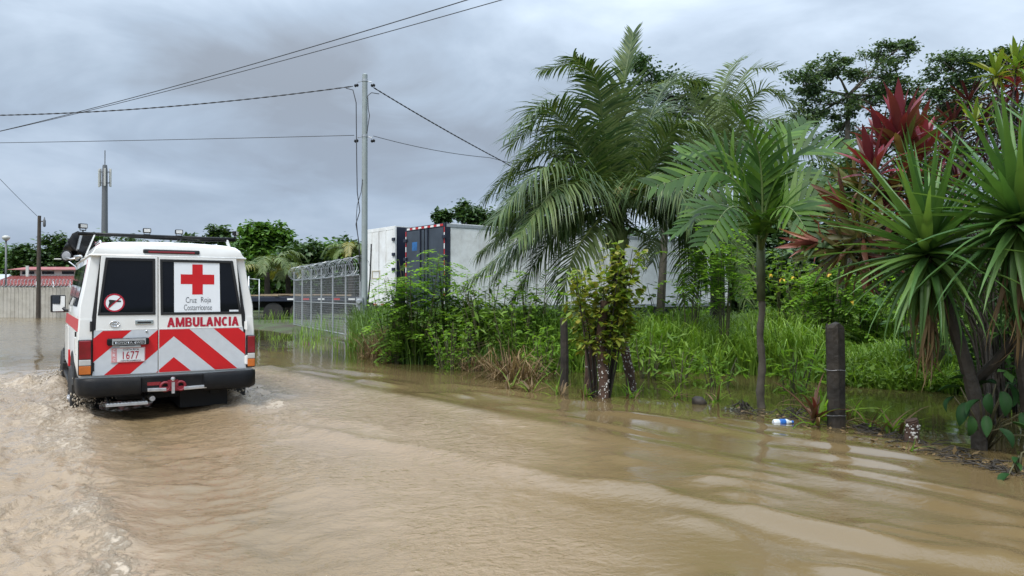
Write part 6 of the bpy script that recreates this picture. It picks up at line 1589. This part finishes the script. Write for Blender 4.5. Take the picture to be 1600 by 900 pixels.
red_plant('pink and bronze leaved plant leaning out to the left above the bushes', 1548, 7.2, [
    (1292, 378, 7.0, 20, 0.44, 'tired_pink', 88, 52, (-1.0, -0.2, -0.02)), (1325, 388, 7.0, 26, 0.52, 'bronze', 80, -10, (-1.0, -0.1, -0.1)), (1350, 372, 6.9, 22, 0.5, 'bronze', 80, -30, (-0.6, -0.2, 0.2)), (1330, 330, 7.2, 14, 0.45, 'tired_red', 85, 20, (-0.7, 0, 0.6)), (1345, 350, 7.1, 18, 0.55, 'bronze', 70, -50, (-0.4, 0, 1)), (1352, 400, 7.0, 16, 0.5, 'tired_red', 10, -80, (-0.2, 0, 1)), (1395, 350, 7.2, 16, 0.5, 'tired_red', 60, -40, (-0.2, 0, 1))])
red_plant('thicket of small burgundy leaves at the upper right', 1560, 8.6, [
    (1490, 195, 8.5, 26, 0.34, 'burgundy', 80, -50, None), (1515, 160, 8.7, 26, 0.34, 'burgundy', 80, -50, None), (1478, 245, 8.4, 26, 0.34, 'burgundy', 80, -50, None), (1535, 205, 8.6, 26, 0.36, 'burgundy', 80, -50, None), (1560, 150, 8.8, 26, 0.34, 'burgundy', 80, -50, None), (1500, 290, 8.5, 26, 0.36, 'burgundy', 80, -60, None), (1590, 135, 8.8, 24, 0.34, 'wine', 80, -40, None), (1455, 300, 8.3, 22, 0.36, 'wine', 80, -50, None), (1550, 260, 8.6, 24, 0.36, 'burgundy', 80, -60, None), (1600, 210, 8.8, 24, 0.36, 'burgundy', 80, -50, None)], name='burgundy_shrub')
red_plant('yellow-green leaved shrub at the upper right corner', 1580, 8.0, [
    (1558, 118, 8.2, 22, 0.34, 'croton', 85, -30, None), (1590, 105, 8.2, 20, 0.34, 'croton', 85, -20, None), (1525, 190, 8.1, 16, 0.3, 'croton', 80, -30, None), (1620, 120, 8.2, 18, 0.34, 'croton', 85, -30, None), (1485, 335, 7.9, 12, 0.28, 'croton', 70, -30, None)], name='yellow_leaved_shrub')
# ------------------------------------------------------------------ broad-leaved plant and small sprouts by the trunk
BROAD = [strap_mesh('leaf', 0.55, d, 'ribbed', 0.28, tipw=0.75) for d in (0.6, 1.2)]
def broad_plant(label, base, specs):
    o = empty('broad_leaved_plant', base, 0, label, 'plant', 'plants at the foot of the strap-leaved trunks')
    base = Vector(base)
    for px, py, yy, ln, az, el in specs:
        p = P(px, py, yy) - base
        mb = MB(); mb.tube([Vector((0, 0, -0.05)), p * 0.5 + Vector((0, 0, 0.06)), p], [0.010, 0.007, 0.005], 5); mb.build('leaf_stalk', F['stem'], o, True)
        leaf_at('leaf', BROAD[rnd.randrange(2)], o, p, az, R(el), ln * 0.85, U(-0.3, 0.3), 0.8)
    return o
b = G(1535, 700)
broad_plant('plant with large dark ribbed leaves at the foot of the trunk', b, [
    (1565, 612, 5.75, 0.24, 2.9, -50), (1530, 625, 5.7, 0.22, 1.9, -20), (1510, 630, 5.75, 0.24, 2.2, -40), (1500, 605, 5.85, 0.2, 1.2, 0), (1590, 625, 5.8, 0.22, -1.8, -25), (1540, 650, 5.65, 0.2, 2.6, -50),
    (1560, 670, 5.6, 0.2, 3.6, -30), (1580, 660, 5.65, 0.2, -2.2, -20), (1555, 600, 5.9, 0.22, 0.3, 10), (1520, 595, 5.95, 0.2, 0.9, 15), (1600, 680, 5.6, 0.2, -2.4, -10), (1545, 615, 5.7, 0.2, 2.4, -60), (1575, 600, 5.8, 0.22, 3.3, -60), (1515, 650, 5.7, 0.2, 2.9, -65), (1490, 620, 5.9, 0.18, 1.7, -30), (1595, 645, 5.7, 0.2, 2.9, -45)])
b = G(1590, 735)
broad_plant('small yellow-green sprout at the lower right edge', b, [(1590, 715, 5.25, 0.14, 2.3, 5), (1600, 705, 5.3, 0.14, -2.0, 10), (1582, 722, 5.25, 0.12, 3.1, -10), (1575, 740, 5.1, 0.16, 2.0, -15)])
SPR = [strap_mesh('leaf', 0.075, d, 'weed', 0.25) for d in (0.3, 0.9, 1.5)]
SPRD = [strap_mesh('dry_leaf', 0.08, d, 'tired_red', 0.3) for d in (0.6, 1.4)]
SPRB = [strap_mesh('dry_leaf', 0.07, d, 'tired', 0.3) for d in (0.9, 1.8)]
def sprout(label, px, py, n, ln, dry=0, red=0):
    b = G(px, py); o = empty('sprout', b, 0, label, 'plant', 'sprouts along the debris line')
    for i in range(n): leaf_at('leaf', SPR[i % 3], o, Vector((U(-.05, .05), U(-.05, .05), -0.03)), U(0, 6.28), R(U(30, 85)), ln * U(0.6, 1.1))
    for i in range(dry): leaf_at('dry_leaf', SPRB[i % 2], o, Vector((U(-.07, .07), U(-.07, .07), 0.0)), U(0, 6.28), R(U(20, 80)), ln * U(0.5, 1.0))
    for i in range(red): leaf_at('dry_leaf', SPRD[i % 2], o, Vector((U(-.04, .04), U(-.04, .04), 0.05)), U(0, 6.28), R(U(20, 85)), ln * U(0.6, 1.1))
    return o
sprout('sprout with reddish withered leaves at the left foot of the big post', 1272, 664, 5, 0.55, 6, 10)
sprout('green sprout standing behind the big wooden post', 1290, 655, 7, 0.75, 2)
sprout('small grassy sprout among the debris left of the short mottled stub', 1355, 668, 5, 0.42, 9)
sprout('drooping brown-leaved sprout in the debris line', 1390, 676, 6, 0.5, 10)
sprout('little green sprout rooted in front of the mottled stub', 1418, 705, 6, 0.26, 3)
sprout('thin upright sprout in the shallow water right of the debris', 1330, 650, 5, 0.4, 4)
sprout('grassy sprout by the floating coconut', 1055, 622, 6, 0.42, 4)
sprout('low grassy sprout below the leaning stump', 985, 622, 8, 0.34, 6)
sprout('sparse sprout in water left of the young palm', 1120, 628, 5, 0.45, 3)
sprout('dark drooping sprout left of the thin dark post', 872, 618, 6, 0.4, 10)
sprout('sprout below the yellow-leaved shrub', 915, 620, 6, 0.36, 8)
sprout('brown grassy sprout at the dead clump edge', 830, 612, 5, 0.45, 12)
sprout('brown grassy sprout in the middle of the dead clump', 795, 608, 4, 0.45, 14)
b = G(1423, 692)
stump('mottled_stump', 'short dark stub with white lichen among the debris', b, [(0, 0, -0.1), (0.0, 0, 0.08), (0.01, 0, 0.16), (0.0, 0, 0.2)], 0.055, 26)

# ------------------------------------------------------------------ floating debris, husk, bottle, splashes
mb = MB()
for i in range(240):
    t = rnd.random()
    if t < 0.82:
        f_ = rnd.random(); c = G(1330 + 270 * f_, 664 + 80 * f_); c.x += rnd.gauss(0, 0.05); c.y += rnd.gauss(0.04, 0.055)
    else:
        f_ = rnd.random(); c = G(1140 + 150 * f_, 640 + 20 * f_); c.x += rnd.gauss(0, 0.08); c.y += rnd.gauss(0, 0.06)
    a = U(0, 6.28); ln = U(0.05, 0.28); d = Vector((math.cos(a), math.sin(a) * 0.6, U(-0.05, 0.22)))
    mb.tube([c + Vector((0, 0, 0.0)), c + d * ln * 0.5 + Vector((0, 0, U(0, 0.03))), c + d * ln], U(0.002, 0.006), 4, cap=False)
tag(mb.build('floating_debris', F['barkdark']), 'line of floating twigs and rotten leaves along the fence line', 'debris', kind='stuff')
mb = MB()
for i in range(130):
    f_ = rnd.random(); c = G(1150 + 450 * f_, 640 + 100 * f_); c.x += rnd.gauss(0, 0.10); c.y += rnd.gauss(0.03, 0.10); c.z = 0.012
    d = Vector((U(-1, 1), U(-1, 1), U(-0.05, 0.3))).normalized(); s_v = d.cross(Zv).normalized(); l_ = U(0.03, 0.09)
    mb.add([c, c + d * l_ * .5 - s_v * l_ * .25, c + d * l_, c + d * l_ * .5 + s_v * l_ * .25], [(0, 1, 2), (0, 2, 3)])
tag(mb.build('floating_leaves', F['tired']), 'dead leaves floating along the debris line', 'debris', kind='stuff')
b = G(1091, 631)
mb = MB(); mb.lathe([(0.01, -0.06), (0.07, -0.03), (0.095, 0.02), (0.08, 0.06), (0.03, 0.085), (0.005, 0.09)], 14, (0, 0, 0.0), Matrix.Rotation(0.5, 3, 'Y'))
tag(mb.build('coconut_husk', F['post'], None, True, loc=b), 'black coconut husk floating near the young palm', 'coconut')
def tangle(label, px, py, n, sz):
    c = G(px, py); mb = MB()
    for i in range(n):
        p = Vector((U(-1, 1) * sz, U(-1, 1) * sz * 0.6, 0)); a = U(0, 6.28)
        mb.tube([p, p + Vector((math.cos(a) * sz * 0.6, math.sin(a) * 0.4 * sz, sz * U(0.3, 0.9))), p + Vector((math.cos(a) * sz * 1.2, math.sin(a) * 0.7 * sz, U(0, 0.6) * sz))], 0.006, 4)
    tag(mb.build('twig_tangle', F['barkdark'], None, loc=c), label, 'twigs', 'tangled dead twigs', kind='thing')
tangle('tangle of dark dead twigs in the water left of the young palm', 1162, 640, 12, 0.12)
tangle('tangle of dead stems left of the big wooden post', 1235, 652, 12, 0.13)
# drinks bottle, lying on the water
b = G(1221, 662); bt = empty('plastic_bottle', b + Vector((0, 0, 0.015)), R(8), 'small blue and white plastic bottle floating left of the big post', 'bottle')
M['pet'] = mat('clear_plastic', (0.62, 0.68, 0.72), 0.12, var=0.05, coat=0.5)
M['petlabel'] = mat('blue_bottle_label', (0.02, 0.12, 0.42), 0.35, var=0.25, scale=25)
My = Matrix.Rotation(R(90), 3, 'Y')
mb = MB(); mb.lathe([(0.026, -0.09), (0.033, -0.08), (0.033, -0.035), (0.031, -0.03), (0.031, 0.03), (0.033, 0.035), (0.033, 0.05), (0.014, 0.085), (0.013, 0.10)], 16, (0, 0, 0), My); mb.build('bottle_body', M['pet'], bt, 'auto')
mb = MB(); mb.lathe([(0.0335, -0.032), (0.0345, -0.03), (0.0345, 0.03), (0.0335, 0.032)], 16, (0, 0, 0), My); mb.build('label_band', M['petlabel'], bt, 'auto')
mb = MB(); mb.lathe([(0.016, 0.098), (0.016, 0.118), (0.012, 0.12)], 12, (0, 0, 0), My); mb.build('cap', M['petlabel'], bt, 'auto')
# thrown water behind the wheels: drops and torn strings
wmd = mat('splash_water', (0.42, 0.36, 0.28), 0.12, var=0.2)
def splash(label, sx, ty, n, hgt_):
    mb = MB(); c0 = REAR + RV * sx + UV * ty
    for i in range(n):
        a = U(0, 6.28); r_ = abs(rnd.gauss(0, 0.16)); z = abs(rnd.gauss(0, hgt_))
        c = Vector((r_ * math.cos(a), r_ * math.sin(a), z + 0.02)); s = U(0.003, 0.011) * (1.3 - min(1, z / 0.5))
        st = U(1, 2.2)
        mb.lathe([(s * 0.3, -s * st), (s * 0.9, -s * 0.4 * st), (s, 0.3 * s), (s * 0.3, s)], 6, c, Matrix.Rotation(U(-1, 1), 3, 'X'))
    for i in range(0):
        a = U(0, 6.28); r_ = U(0.02, 0.2); p = Vector((r_ * math.cos(a), r_ * math.sin(a), 0.0)); h = U(0.1, 0.3)
        mb.tube([p, p + Vector((U(-.05, .05), U(-.05, .05), h * 0.6)), p + Vector((U(-.1, .1), U(-.1, .1), h))], [0.016, 0.009, 0.003], 5)
    tag(mb.build('splash', wmd, None, True, loc=c0), label, 'splash', kind='stuff')
splash('splash thrown up behind the left rear wheel', -0.78, 0.5, 380, 0.12)
splash('splash thrown up behind the right rear wheel', 0.72, 0.55, 380, 0.13)
splash('splash beside the left front wheel', -0.95, 3.75, 300, 0.10)
